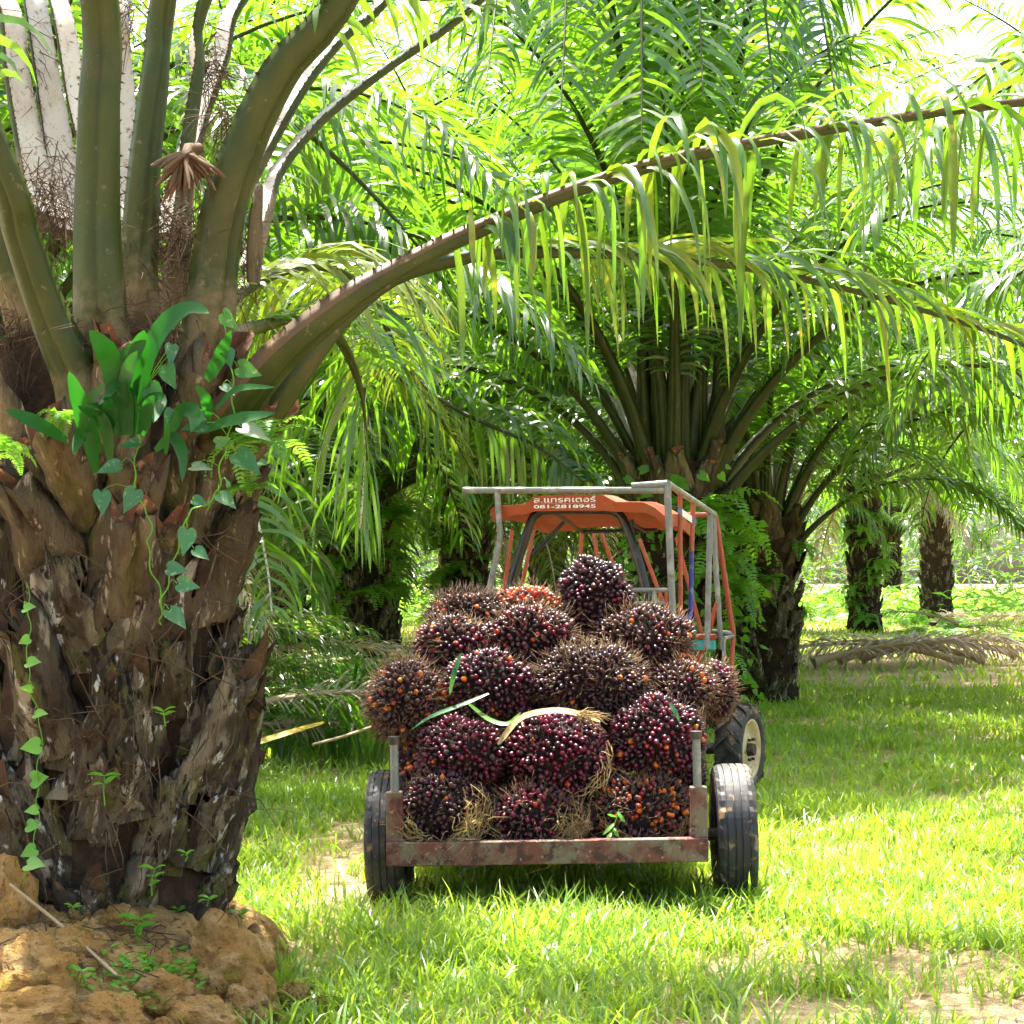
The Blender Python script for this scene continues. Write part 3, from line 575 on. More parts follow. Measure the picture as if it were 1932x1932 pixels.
single_leaflets(oL, fL, np.clip(T2, 0, .999), S2, rK.uniform(.38, .78, 144) * np.interp(T2, [.5, .62, 1], [.6, 1, .8]), rK.uniform(.018, .040, 144), 33, .26, [M['leaf_blot'], M['leaf_blot'], M['leaf'], M['leaf_yellow'], M['leaf']], fwd=1.25, upamt=(-.1, .8), twist=.6)
# drooping frond on the far side, yellow green, hanging behind the trunk's right edge
for pxs, wp, sd, mt in (([(400, 640, 4.15), (500, 610, 4.6), (600, 600, 5.0), (670, 700, 5.4), (690, 850, 5.7), (680, 1000, 5.9)], [60, 40, 24, 16, 12, 6], 23, 'leaf'),
                        ([(390, 600, 4.15), (480, 530, 4.5), (600, 500, 5.0), (700, 560, 5.5), (760, 700, 5.9)], [60, 40, 24, 16, 8], 24, 'leaf_yellow')):
    o, fr, w = hero(pxs, wp, seed=sd, t1=.2); joined_leaflets(o, fr, .18, 70, .75, .032, sd, .45, M[mt])
# dry flower stalk (fan of brown fingers), fibre nests and a dead spathe between the stalks
mb = MB(); r = random.Random(2); c0 = P(352, 292, 3.56)
mb.tube([c0 + Vector((.02, .12, .05)), c0 + Vector((0, .03, .03)), c0], [.022, .02, .018], 7)
for i in range(46):
    a = r.uniform(-1.35, 1.35); l = r.uniform(.11, .19) * (1 - .12 * abs(a)); d = Vector((math.sin(a), -.35 + r.uniform(-.5, .2), -math.cos(a) * .9 - .15)).normalized()
    q = c0 + Vector((r.uniform(-.02, .02), r.uniform(-.02, .02), r.uniform(-.015, .015)))
    mb.tube([q, q + d * l * .35, q + d * l * .75 + Vector((0, 0, -.008)), q + d * l + Vector((0, 0, -.018))], [.006, .009, .0085, .003], 5)
o = mb.build('dry_flower_stalk', M['inflor'], HP); o['label'] = 'fan of dry brown flower fingers between the stalks'
def fibre_nest(cx, cy, Z, rx, ry, n, seed, mat_='fibre', nm='fibre_nest', L=(.06, .26), rad=.0013):
    r = random.Random(seed); mb = MB(); c = P(cx, cy, Z)
    for i in range(n):
        p = c + Vector((r.gauss(0, sz(rx, Z) * .5), r.gauss(0, .05), r.gauss(0, sz(ry, Z) * .5))); d = Vector((r.gauss(0, 1), r.gauss(-.3, .6), r.gauss(-.9, .7))).normalized(); l = r.uniform(*L)
        b = Vector((r.gauss(0, .4), r.gauss(0, .4), r.gauss(-.5, .3)))
        w = rad * r.uniform(.6, 2.2); mb.tube([p, p + d * l * .5, p + (d * .6 + b * .5).normalized() * l * .6 + d * l * .4], [w, w * .8, w * .3], 3, cap=False)
    return tag(mb.build(nm, M[mat_], HP), kind='stuff')
for k, (cx, cy, Z, rx, ry, n) in enumerate([(95, 370, 3.75, 60, 90, 260), (30, 620, 3.75, 60, 130, 200), (270, 470, 3.75, 45, 110, 240), (345, 420, 3.72, 70, 60, 220), (300, 620, 3.66, 90, 80, 200), (400, 130, 4.2, 40, 90, 200), (430, 480, 3.85, 50, 120, 200),
                                            (240, 20, 4.5, 14, 60, 60), (50, 120, 4.4, 20, 90, 80), (180, 620, 3.55, 60, 40, 120), (430, 230, 3.75, 30, 50, 90), (200, 1120, 3.5, 220, 140, 70), (250, 1450, 3.47, 240, 200, 80), (420, 1250, 3.55, 60, 250, 50)]):
    fibre_nest(cx, cy, Z, rx, ry, n, 60 + k)
for k, (a, b, c, w) in enumerate([((487, 350, 3.78), (482, 430, 3.74), (478, 535, 3.74), 52), ((455, 380, 3.8), (448, 440, 3.76), (440, 500, 3.74), 30)]):
    mb = MB(); pts = bez([P(*a), P(*b), P(*c)], 8); fr = frame(pts, refaxis); rachis(mb, fr, np.array([.4, .8, 1, 1.05, 1, .95, .9, .7]) * sz(w, 3.75) / 2, np.full(8, .02)); mb.build('dead_spathe', [M['bark_fresh'], M['petiole_up']], HP)

# ------------------------------------------------------------------ trailer
ZM = lambda Z: Z + 3.43
TY = math.radians(-2.0)
TC = Vector((.235, 8.45, 0)); TC.z = gz(TC.x, TC.y)
trl = empty('farm_trailer', TC, 'low rusty red trailer with two car wheels, loaded with palm fruit bunches', 'trailer', rz=TY); trl.rotation_euler = (0, math.radians(-1.2), TY)
TM = Matrix.Translation(TC) @ Matrix.Rotation(TY, 4, 'Z')
BX0, BX1, BYR, BYF = -.775, .655, -.38, 1.25                # bed limits (local x, local y)
mb = MB(); mb.box(((BX0 + BX1) / 2, BYR, .300), (BX1 - BX0, .055, .105), bev=.004); mb.build('tail_beam', M['rust'], trl, True)
mb = MB(); mb.box(((BX0 + BX1) / 2, (BYR + BYF) / 2 + .03, .290), (BX1 - BX0 - .02, BYF - BYR, .03)); mb.build('bed_floor', M['rust'], trl, True)
for s in (BX0 + .05, BX1 - .05):
    mb = MB(); mb.box((s, BYF, .65), (.06, .05, .72), bev=.004); mb.build('front_post', M['rust'], trl, True)
    mb = MB(); mb.box((s, (BYR + BYF) / 2, .34), (.05, BYF - BYR - .06, .07), bev=.003); mb.build('side_rail', M['rust'], trl, True)
    mb = MB(); mb.box((s - .015 if s < 0 else s + .015, BYR + .03, .352 + .11), (.075, .055, .225), bev=.004); p = mb.build('rear_post', M['rust'], trl, True)
    xs = s - .012 if s < 0 else s + .012
    mb = MB(); mb.tube([(xs, BYR + .03, .57), (xs, BYR + .03, .80)], .019, 12); mb.build('pipe', M['pipe'], p).matrix_parent_inverse = Matrix.Identity(4)
    mb = MB(); mb.tube([(xs, BYR + .03, .785), (xs, BYR + .03, .82)], .027, 12); mb.build('cap', M['steel_dark'], p).matrix_parent_inverse = Matrix.Identity(4)
for z in (.5, .75, .98): mb = MB(); mb.box(((BX0 + BX1) / 2, BYF, z), (BX1 - BX0 - .04, .03, .04)); mb.build('front_rail', M['rust'], trl, True)
mb = MB(); mb.tube([(-.80, 0, .312), (.80, 0, .312)], .03, 10); mb.build('axle', M['steel_dark'], trl, True)
for s in (-.4, .2): mb = MB(); mb.box((s, .4, .255), (.07, 1.5, .05)); mb.build('chassis_beam', M['steel_dark'], trl, True)
mb = MB(); mb.tube([(-.1, 1.2, .27), (-.1, 1.95, .36)], .035, 10); mb.build('drawbar', M['steel_dark'], trl, True)
def road_tyre(R, w):
    mb = MB(); h = w / 2; n = 72; gr = .006
    prof = [(R * .60, -h * .72), (R * .70, -h * .98), (R * .84, -h * 1.04), (R * .945, -h * .98), (R * .985, -h * .80), (R * .993, -h * .62), (R - gr - .002, -h * .60), (R - gr - .002, -h * .55),
            (R * .998, -h * .53), (R, -h * .22), (R - gr, -h * .20), (R - gr, -h * .14), (R, -h * .12)]
    prof = prof + [(r, -x) for r, x in reversed(prof)]; k = len(prof); vs = []
    for j in range(n):
        a = 2 * math.pi * j / n
        for i, (r, x) in enumerate(prof):
            sh = min(i, k - 1 - i)
            if sh in (4, 5) and j % 3 == 0: r -= .006
            aa = a + (.012 if j % 3 == 0 else 0) 
            vs.append((x, r * math.cos(aa), r * math.sin(aa)))
    fs = [(j * k + i, ((j + 1) % n) * k + i, ((j + 1) % n) * k + i + 1, j * k + i + 1) for j in range(n) for i in range(k - 1)]
    mb.add(vs, fs, 0, False); return mb.mesh('tyre', [M['rubber']])
def rim_mesh(R, w, mat_, holes=6):
    mb = MB(); I3 = Matrix.Identity(4); h = w / 2
    mb.lathe([(R * 1.0, -h), (R * 1.02, -h * .9), (R * .92, -h * .8), (R * .9, h * .2), (R * .9, h * .45), (R * .92, h * .85), (R * 1.03, h), (R * 1.03, h * 1.06), (R * .95, h * 1.02), (R * .86, h * .75), (R * .80, h * .40), (R * .55, h * .55), (R * .50, h * .72), (R * .30, h * .74), (0.001, h * .74)], I3, 36)
    return mb.mesh('rim', [mat_])
def wheel(parent, R, w, rr, loc, rz, tyre, rim, hubmat, flip=1, bolts=6):
    wl = bpy.data.objects.new('wheel', tyre); COL.objects.link(wl); wl.parent = parent; wl.location = loc; wl.rotation_euler = (0, 0, rz + (0 if flip > 0 else math.pi))
    wl.name = 'tyre'; o = link('rim', rim, wl, True)
    mb = MB(); mb.tube([(w * .30, 0, 0), (w * .56, 0, 0)], [rr * .24, rr * .20], 14); mb.build('hub', hubmat, wl, True)
    bm = MB(); bm.tube([(0, 0, 0), (.022, 0, 0)], .011, 6); bme = bm.mesh('bolt', hubmat)
    for k in range(bolts):
        a = 2 * math.pi * k / bolts; b = link('bolt', bme, wl, True); b.location = (w * .37, math.cos(a) * rr * .38, math.sin(a) * rr * .38)
    return wl
TT = road_tyre(.318, .175); TR = rim_mesh(.19, .14, M['steel_dark'])
for s in (-.80, .80): wheel(trl, .318, .175, .19, (s, 0, .318 + .0), 0, TT, TR, M['steel_dark'], 1 if s > 0 else -1, 5)

# ------------------------------------------------------------------ fruit bunches
def fruit_unit(nr=4, ns=6):
    V = [(0, 0, -1.0)]; F = []
    for i in range(1, nr):
        a = math.pi * i / nr
        for j in range(ns): b = 2 * math.pi * (j + .5 * (i % 2)) / ns; V.append((math.sin(a) * math.cos(b), math.sin(a) * math.sin(b), -math.cos(a) * (1.0 if i < nr / 2 + 1 else 1)))
    V.append((0, 0, 1.25)); t = len(V) - 1
    for j in range(ns): F.append((0, 1 + (j + 1) % ns, 1 + j)); F.append((t, 1 + (nr - 2) * ns + j, 1 + (nr - 2) * ns + (j + 1) % ns))
    for i in range(nr - 2):
        for j in range(ns): a, b = 1 + i * ns + j, 1 + i * ns + (j + 1) % ns; F.append((a, b, b + ns, a + ns))
    return V, F
FV, FF = fruit_unit(5, 8); LV, LF = fruit_unit(4, 5)
KINDS = ['f_dark', 'f_crim', 'f_dull', 'f_orange', 'f_red']
FM = {}
for k in KINDS:
    mb = MB(); mb.add([Vector(v) for v in FV], FF); FM[k] = mb.mesh('fruit', M[k])
BUN = []                                                   # centre, radii
def zc(X): return 658.7 + X * .4385
def zy(Y): return 878.3 + Y * .4385
SPEC = [  # zoom x, y, rx, ry, depth, depth radius, weights(dark, crimson, dull, orange, red), spikes, spike material, patch colour, straw, label
    (400, 1490, 190, 168, 4.83, .18, (8, 1, 2, .2, .1), 420, 'spike_dark', 'f_orange', 150, 'dark bunch with thick straw fibres at the lower left corner of the trailer'),
    (802, 1515, 200, 152, 4.86, .18, (3, 5, 2, .1, .1), 420, 'spike', 'f_crim', 90, 'purple bunch in the middle of the bottom row, straw on its underside'),
    (1265, 1485, 212, 160, 4.92, .18, (2, 1, 4, 1.6, 1.2), 460, 'spike', 'f_orange', 70, 'bunch with many bright orange fruits at the lower right corner of the trailer'),
    (490, 1235, 200, 150, 4.97, .19, (3, 5, 1, .1, 0), 300, 'spike_dark', 'f_crim', 10, 'maroon bunch resting on the straw covered one at lower left'),
    (900, 1240, 215, 172, 4.96, .20, (2, 7, 0, .1, .1), 280, 'spike_dark', 'f_crim', 60, 'shiny crimson bunch under a dry stalk, middle of the second row'),
    (1325, 1165, 200, 165, 5.02, .20, (4, 5, 0, .2, .1), 280, 'spike_dark', 'f_crim', 10, 'wine red bunch beside the right rear post'),
    (245, 1020, 158, 175, 5.12, .19, (3, 1, 4, .25, .5), 700, 'spike', 'f_orange', 40, 'spiky brown bunch with orange fruits hanging over the left side'),
    (590, 950, 195, 152, 5.16, .19, (6, 4, 1, .3, 0), 330, 'spike_dark', 'f_orange', 10, 'dark bunch with a long green blade lying on it, left of centre'),
    (1035, 935, 240, 160, 5.20, .20, (8, 0, 1, .2, 0), 800, 'spike', 'f_orange', 20, 'black bunch bristling with tan spikes in the centre of the load'),
    (1425, 965, 145, 125, 5.30, .17, (2, 1, 6, .1, .1), 420, 'spike', 'f_orange', 50, 'dusty brown bunch with an orange gash at the right side'),
    (1590, 970, 78, 125, 5.55, .16, (3, 2, 2, 0, 0), 300, 'spike', 'f_crim', 10, 'small bunch peeking out at the far right above the tractor tyre'),
    (450, 775, 165, 118, 5.38, .17, (4, 2, 2, .2, .4), 380, 'spike', 'f_red', 20, 'dark bunch with straw coloured spikes on the left of the third row'),
    (785, 735, 192, 130, 5.42, .18, (4, 3, 4, .05, .6), 420, 'spike', 'f_red', 10, 'brownish bunch with red flanks below the topmost one'),
    (1255, 755, 222, 140, 5.48, .18, (2, 1, 7, .1, .1), 480, 'spike', 'f_orange', 15, 'wide dusty bunch with yellow torn fruits at upper right'),
    (510, 640, 165, 92, 5.68, .16, (3, 0, 3, .4, .4), 700, 'spike_dark', 'f_orange', 10, 'bristly dark brown bunch at the upper left of the load'),
    (760, 595, 142, 75, 5.78, .16, (.6, .5, 2, 3, 4), 260, 'spike', 'f_orange', 10, 'bright red and orange bunch left of the topmost one'),
    (1060, 560, 152, 158, 5.66, .18, (8, 1, 1, .1, 0), 120, 'spike_dark', 'f_dark', 30, 'glossy black bunch on top of the load'),
    (1440, 1330, 90, 110, 5.15, .13, (2, 1, 3, .6, .5), 260, 'spike', 'f_orange', 30, 'half hidden bunch just inside the right rear post'),
    (290, 1270, 90, 90, 5.12, .13, (2, 1, 2, 2, 1), 200, 'spike', 'f_orange', 20, 'half hidden bunch with orange fruits just inside the left rear post'),
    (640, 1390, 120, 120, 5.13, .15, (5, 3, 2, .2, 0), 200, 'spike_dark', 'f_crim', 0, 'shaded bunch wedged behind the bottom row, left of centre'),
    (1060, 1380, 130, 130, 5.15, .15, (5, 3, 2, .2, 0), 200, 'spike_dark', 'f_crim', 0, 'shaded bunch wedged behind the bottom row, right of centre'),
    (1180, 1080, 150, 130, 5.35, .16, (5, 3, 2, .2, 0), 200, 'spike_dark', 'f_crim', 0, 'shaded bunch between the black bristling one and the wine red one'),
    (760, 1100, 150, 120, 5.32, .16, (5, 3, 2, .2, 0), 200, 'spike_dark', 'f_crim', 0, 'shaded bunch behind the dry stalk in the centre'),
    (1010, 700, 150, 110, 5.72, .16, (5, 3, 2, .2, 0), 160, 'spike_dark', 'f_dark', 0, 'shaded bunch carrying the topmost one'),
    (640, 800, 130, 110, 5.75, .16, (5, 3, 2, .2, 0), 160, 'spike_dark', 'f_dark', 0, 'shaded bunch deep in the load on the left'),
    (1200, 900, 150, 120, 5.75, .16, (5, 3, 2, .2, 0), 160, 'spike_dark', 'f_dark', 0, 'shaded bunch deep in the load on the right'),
]
GEO = []
for sp in SPEC:
    c = P(zc(sp[0]), zy(sp[1]), sp[4]); rx = sz(sp[2] * .4385, sp[4]) * 1.06; rz_ = sz(sp[3] * .4385, sp[4]) * 1.06; GEO.append((np.array(c), np.array([rx, sp[5], rz_])))
rb = np.random.default_rng(99)
for bi, sp in enumerate(SPEC):
    c, rad = GEO[bi]; wts = np.array(sp[6], float); wts /= wts.sum()
    e = empty('fruit_bunch', Vector(c), sp[11], 'fruit bunch', 'palm fruit bunches on the trailer')
    R_ = rad - .018; n = int(600 * ((R_[0] * R_[1] + R_[1] * R_[2] + R_[0] * R_[2]) / .105)) 
    i = np.arange(n) + .5; ph = np.arccos(1 - 2 * i / n); th = math.pi * (1 + 5 ** .5) * i; rot = rb.random() * 6
    u = np.stack([np.sin(ph) * np.cos(th), np.cos(ph), np.sin(ph) * np.sin(th)], -1) + rb.normal(0, .035, (n, 3)); u /= np.linalg.norm(u, axis=1)[:, None]
    bump = 1 + .10 * np.sin(u[:, 0] * 5 + bi) * np.cos(u[:, 2] * 6 + 2 * bi) + rb.normal(0, .025, n)
    pos = u * R_ * bump[:, None]; nrm = u / R_; nrm /= np.linalg.norm(nrm, axis=1)[:, None]
    inside = np.zeros(n, bool); W = pos + c
    for bj, (c2, r2) in enumerate(GEO):
        if bj != bi: inside |= (((W - c2) / (r2 * .92)) ** 2).sum(1) < 1
    toc = np.array([0, 0, CAM_H]) - W; toc /= np.linalg.norm(toc, axis=1)[:, None]; vis = (nrm * toc).sum(1)
    # core
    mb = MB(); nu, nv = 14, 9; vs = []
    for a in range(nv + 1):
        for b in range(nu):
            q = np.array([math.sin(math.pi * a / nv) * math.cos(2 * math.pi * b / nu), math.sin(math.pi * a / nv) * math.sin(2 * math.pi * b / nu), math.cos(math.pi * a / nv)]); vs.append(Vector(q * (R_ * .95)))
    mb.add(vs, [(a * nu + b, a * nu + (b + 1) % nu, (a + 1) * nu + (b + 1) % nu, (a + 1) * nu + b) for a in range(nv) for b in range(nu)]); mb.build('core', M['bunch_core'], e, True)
    pk = lump(u[:, 0] * 1.0, u[:, 2] * 1.0 + u[:, 1], 3.1, bi + 3); pk2 = lump(u[:, 0], u[:, 2], 4.3, 2 * bi + 1)
    rest = {k: [] for k in range(5)}
    for j in range(n):
        if inside[j]: continue
        k = int(rb.choice(5, p=wts))
        if pk[j] > .86 and rb.random() < .6: k = KINDS.index(sp[9])
        if pk2[j] < .16 and rb.random() < .5: k = 2
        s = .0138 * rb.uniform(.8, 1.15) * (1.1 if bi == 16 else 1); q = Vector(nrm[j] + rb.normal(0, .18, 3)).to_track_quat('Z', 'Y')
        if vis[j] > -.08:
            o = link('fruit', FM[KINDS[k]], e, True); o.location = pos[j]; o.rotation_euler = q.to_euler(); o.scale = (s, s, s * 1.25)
        elif j % 2 == 0: rest[k].append((Vector(pos[j]), q, s))
    mb = MB()
    for k, lst in rest.items():
        for p, q, s in lst: mb.add([p + q @ Vector((v[0] * s, v[1] * s, v[2] * s * 1.2)) for v in LV], LF, k)
    if mb.v: tag(mb.build('far_side_fruits', [M[k] for k in KINDS], e, True), kind='stuff')
    # spikes
    m = int(sp[7] * (1.25 if sp[7] < 450 else 1.6)); su = rb.normal(0, 1, (m, 3)); su /= np.linalg.norm(su, axis=1)[:, None]; sp_ = su * R_; sn = su / R_; sn /= np.linalg.norm(sn, axis=1)[:, None]
    L_ = rb.uniform(.034, .062, m) * (1.3 if m > 450 else 1); dd = sn + rb.normal(0, .35, (m, 3)); dd /= np.linalg.norm(dd, axis=1)[:, None]
    mb = MB()
    for j in range(m):
        w = sp_[j] + c
        if any((((w - c2) / (r2 * .95)) ** 2).sum() < 1 for bj, (c2, r2) in enumerate(GEO) if bj != bi): continue
        p = Vector(sp_[j]); d = Vector(dd[j]); a = d.orthogonal().normalized(); b = d.cross(a); l = L_[j]; bend = Vector(rb.normal(0, .25, 3)) * l
        r0 = .0024
        V_ = [p + a * r0, p - a * r0 * .5 + b * r0 * .87, p - a * r0 * .5 - b * r0 * .87]; m_ = p + d * l * .55 + bend * .3
        V2 = [m_ + a * r0 * .8, m_ - a * r0 * .4 + b * r0 * .7, m_ - a * r0 * .4 - b * r0 * .7]
        mb.add(V_ + V2 + [p + d * l + bend], [(0, 1, 4, 3), (1, 2, 5, 4), (2, 0, 3, 5), (3, 4, 6), (4, 5, 6), (5, 3, 6)])
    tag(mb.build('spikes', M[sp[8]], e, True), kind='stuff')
    # straw fibres
    if sp[10] and bi in (0, 1, 2, 4, 9):
        mb = MB(); ncl = max(1, sp[10] // (15 if bi < 3 else 40))
        for q in range(ncl):
            a0 = rb.uniform(-2.8, -.2) if bi < 3 else rb.uniform(0, 6.28); el = rb.uniform(.2, 1.0)
            for j in range(min(22, sp[10])):
                aa = a0 + rb.normal(0, .30); ee = el + rb.normal(0, .22); pts = []
                for k in range(6):
                    f = aa + k * (.10 + .12 * (j % 3) / 2) * (1 if q % 2 else -1); uu = np.array([math.cos(f) * math.cos(ee * .8), -math.sin(ee * .8) - .35, math.sin(f) * math.cos(ee * .8)]); uu /= np.linalg.norm(uu)
                    pts.append(Vector(uu * (R_ + .014 + .004 * k * (1 + j % 4)) + rb.normal(0, .004 + .003 * k, 3)))
                w = rb.uniform(.0015, .0036); mb.tube(pts, [w, w, w, w * .8, w * .6, w * .3], 3, cap=False)
        tag(mb.build('straw', M['straw'], e, True), kind='stuff')
# loose fruits on the bed
for k, (X_, Y_, Zz) in enumerate([(235, 1325, 4.9), (262, 1300, 4.92), (352, 1335, 4.82), (1110, 1328, 4.95), (1050, 1610, 4.80), (1030, 1622, 4.78), (1075, 1618, 4.79), (340, 1178, 4.95), (1320, 1000, 4.98), (1290, 1015, 4.98)]):
    p = P(zc(X_), zy(Y_), Zz); o = link('palm_fruit', FM['f_orange' if k % 3 else 'f_red']); o.location = p; o.scale = (.013, .013, .016); o.rotation_euler = (1.2, .3 * k, k)
    tag(o, 'loose palm fruit ' + ['lowest beside the left post', 'just right of the lowest one by the left post', 'on top of the straw covered bunch', 'on top of the orange bunch', 'in the middle of three on the tail beam', 'leftmost of three on the tail beam', 'rightmost of three on the tail beam', 'left of the maroon bunch above the left post', 'yellow on top of the wine red bunch', 'left of the yellow one on the wine red bunch'][k], 'fruit', 'loose palm fruits')
# dry stalk lying over the crimson bunch, green blades on the load
def ribbon(mb, pts, w, n=12, mi=0, up=Vector((0, -.6, .8)), prof=None, fold=.25):
    c = bez(pts, n); vs = []
    for i, p in enumerate(c):
        t = i / (n - 1); d = (c[min(i + 1, n - 1)] - c[max(i - 1, 0)]).normalized(); s = d.cross(up); s = s.normalized() if s.length > 1e-4 else Vector((1, 0, 0)); nn = s.cross(d)
        hw = w / 2 * (np.interp(t, *prof) if prof else np.interp(t, [0, .2, .6, .9, 1], [.45, .85, 1, .5, .03]))
        vs += [p - s * hw, p - nn * hw * fold, p + s * hw]
    mb.add(vs, [(3 * i + j, 3 * i + j + 1, 3 * i + j + 4, 3 * i + j + 3) for i in range(n - 1) for j in range(2)], mi)
mb = MB(); ribbon(mb, [P(zc(640), zy(1200), 4.80), P(zc(730), zy(1090), 4.78), P(zc(850), zy(1055), 4.76), P(zc(960), zy(1060), 4.76), P(zc(1080), zy(1100), 4.8)], sz(16, 4.76), 14, prof=([0, .1, .8, 1], [.4, 1, 1, .4]))
r = random.Random(5)
for i in range(50):
    b = P(zc(r.uniform(960, 1050)), zy(r.uniform(1055, 1085)), 4.76); q = b + Vector((r.uniform(.03, .12), r.uniform(-.03, .03), r.uniform(-.08, .02)))
    mb.tube([b, (b + q) / 2 + Vector((0, 0, r.uniform(0, .015))), q], [.0018, .0014, .0006], 3, cap=False)
tag(mb.build('dry_stalk', M['straw']), 'dry straw coloured stalk draped over the shiny crimson bunch', 'stalk')
for pts, w, lb in (([(480, 810, 4.92), (450, 900, 4.88), (432, 990, 4.9)], 11, 'long green grass blade standing on the dark bunch'), ([(600, 980, 4.9), (480, 1030, 4.84), (350, 1080, 4.84), (262, 1140, 4.88)], 11, 'long green grass blade across the spiky left bunch'),
                   ([(510, 1020, 4.88), (600, 1090, 4.84), (680, 1110, 4.82), (740, 1060, 4.84)], 12, 'green blade curling in the shade between two dark bunches'), ([(1380, 1020, 4.80), (1405, 1065, 4.78), (1420, 1100, 4.79)], 10, 'short pale green leaf stuck on the wine red bunch')):
    mb = MB(); ribbon(mb, [P(zc(a), zy(b), z) for a, b, z in pts], sz(w, 4.85), 10); tag(mb.build('grass_blade', M['vine_bright'] if w > 11 else M['vine']), lb, 'leaf')
mb = MB(); r = random.Random(3)
mb.tube([P(zc(1160), zy(1480), 4.72), P(zc(1140), zy(1550), 4.68), P(zc(1125), zy(1610), 4.68)], .0022, 5)
for (a, b), (c2, d2) in (((1150, 1510), (1110, 1500)), ((1140, 1540), (1090, 1590)), ((1138, 1560), (1160, 1600)), ((1130, 1580), (1100, 1620)), ((1155, 1490), (1190, 1540))): ribbon(mb, [P(zc(a), zy(b), 4.69), P(zc((a + c2) / 2), zy((b + d2) / 2), 4.67), P(zc(c2), zy(d2), 4.67)], sz(8, 4.7), 6)
tag(mb.build('weed_sprig', M['vine_bright']), 'small green sprig hanging before the orange bunch', 'sprig')

# ------------------------------------------------------------------ tractor
HY = math.radians(16)
TO = Vector((.404, 10.541, 0)); RV = Vector((math.cos(HY), -math.sin(HY), 0)); FW = Vector((math.sin(HY), math.cos(HY), 0))
trc = empty('tractor', TO, 'orange tractor with sun roof and pipe cage pulling the trailer', 'tractor', rz=-HY)
TI = (Matrix.Translation(TO) @ Matrix.Rotation(-HY, 4, 'Z')).inverted()
def RPl(px, py, yl): return TI @ ray_plane(px, py, TO + FW * yl, FW)        # picture point to tractor frame, on a lateral plane
def RSd(px, py, xl): return TI @ ray_plane(px, py, TO + RV * xl, RV)        # on a side plane
def tpipe(pts, r=.017, m='pipe', nm='cage_pipe', smooth_n=0):
    mb = MB(); mb.tube(bez(pts, smooth_n) if smooth_n else pts, r, 10); return mb.build(nm, M[m], trc, True)
Rr = lambda *a: [RPl(x, y, 0) for x, y in a]
tpipe(Rr((874, 925), (1255, 925)), .020); tpipe(Rr((1192, 917), (1259, 912)), .020)
tpipe(Rr((938, 928), (941, 975), (943, 1017), (932, 1070), (921, 1124)), .018, smooth_n=14); tpipe(Rr((1259, 913), (1262, 990), (1269, 1164)), .021)
for a, b in (((878, 1121), (930, 1123)), ((1175, 1113), (1261, 1113)), ((1175, 1138), (1261, 1138)), ((1235, 1110), (1235, 1158))): tpipe(Rr(a, b), .013)
tpipe(Rr((1258, 1113), (1258, 1158)), .014, 'orange')
Rs = lambda *a: [RSd(x, y, .512) for x, y in a]
tpipe(Rs((1259, 912), (1348, 971)), .020); tpipe(Rs((1283, 931), (1284, 1164)), .014, 'orange')
tpipe(Rs((1308, 947), (1305, 1040)), .015, 'orange'); tpipe(Rs((1305, 1040), (1303, 1160), (1300, 1168), (1270, 1168)), .015, 'blue')
tpipe(Rs((1340, 966), (1336, 1130), (1334, 1226)), .019, 'pipe')
q = RSd(1348, 971, .512); YF = q.y
Rf = lambda *a: [RPl(x, y, YF) for x, y in a]
tpipe([q, Vector((-.53, YF, q.z))], .018, 'orange'); tpipe(Rf((1346, 973), (1352, 1090), (1361, 1226)), .018, 'pipe')
for a, b in (((1276, 1014), (1324, 1196)), ((1206, 1017), (1252, 1140)), ((966, 1000), (950, 1125)), ((1007, 1000), (980, 1125)), ((1097, 1000), (1094, 1100)), ((1119, 1000), (1134, 1100)), ((1133, 1000), (1172, 1110))): tpipe(Rf(a, b), .014, 'orange')
q2 = RSd(1383, 1195, .62); tpipe([RSd(1350, 973, .512), q2], .018, 'orange'); tpipe([q2, RSd(1378, 1300, .62)], .016, 'orange')
tpipe([RPl(1332, 1190, YF), q2], .016, 'pipe'); tpipe([RSd(1366, 1205, .62), RSd(1365, 1290, .62)], .013, 'pipe'); tpipe([RSd(1366, 1205, .62), RSd(1383, 1200, .62)], .013, 'pipe')
# legs of the cage down to the chassis, hidden by the load
for x in (-.53, .53):
    tpipe([Vector((x, 0, 1.45)), Vector((x * .9, .15, .95))], .018); tpipe([Vector((x, YF, 1.35)), Vector((x * .6, YF, .7))], .018, 'orange')
# roll bar
tpipe([RPl(955, 1135, .22), RPl(972, 1075, .22), RPl(1000, 990, .22), RPl(1012, 971, .22), RPl(1035, 963, .22), RPl(1140, 962, .22), RPl(1165, 968, .22), RPl(1180, 990, .22), RPl(1205, 1060, .22), RPl(1222, 1130, .22)], .028, 'blackpaint', 'roll_bar', 40)
for a, b in (((1050, 968, .22), (1100, 1004, .8)), ((1150, 968, .22), (1215, 1000, .8)), ((1064, 985, .22), (1004, 1047, .22)), ((1100, 1003, .8), (1240, 1000, .8)), ((1192, 980, .4), (1196, 1060, .4))):
    tpipe([RPl(*a), RPl(*b)], .012, 'blackpaint', 'roof_brace')
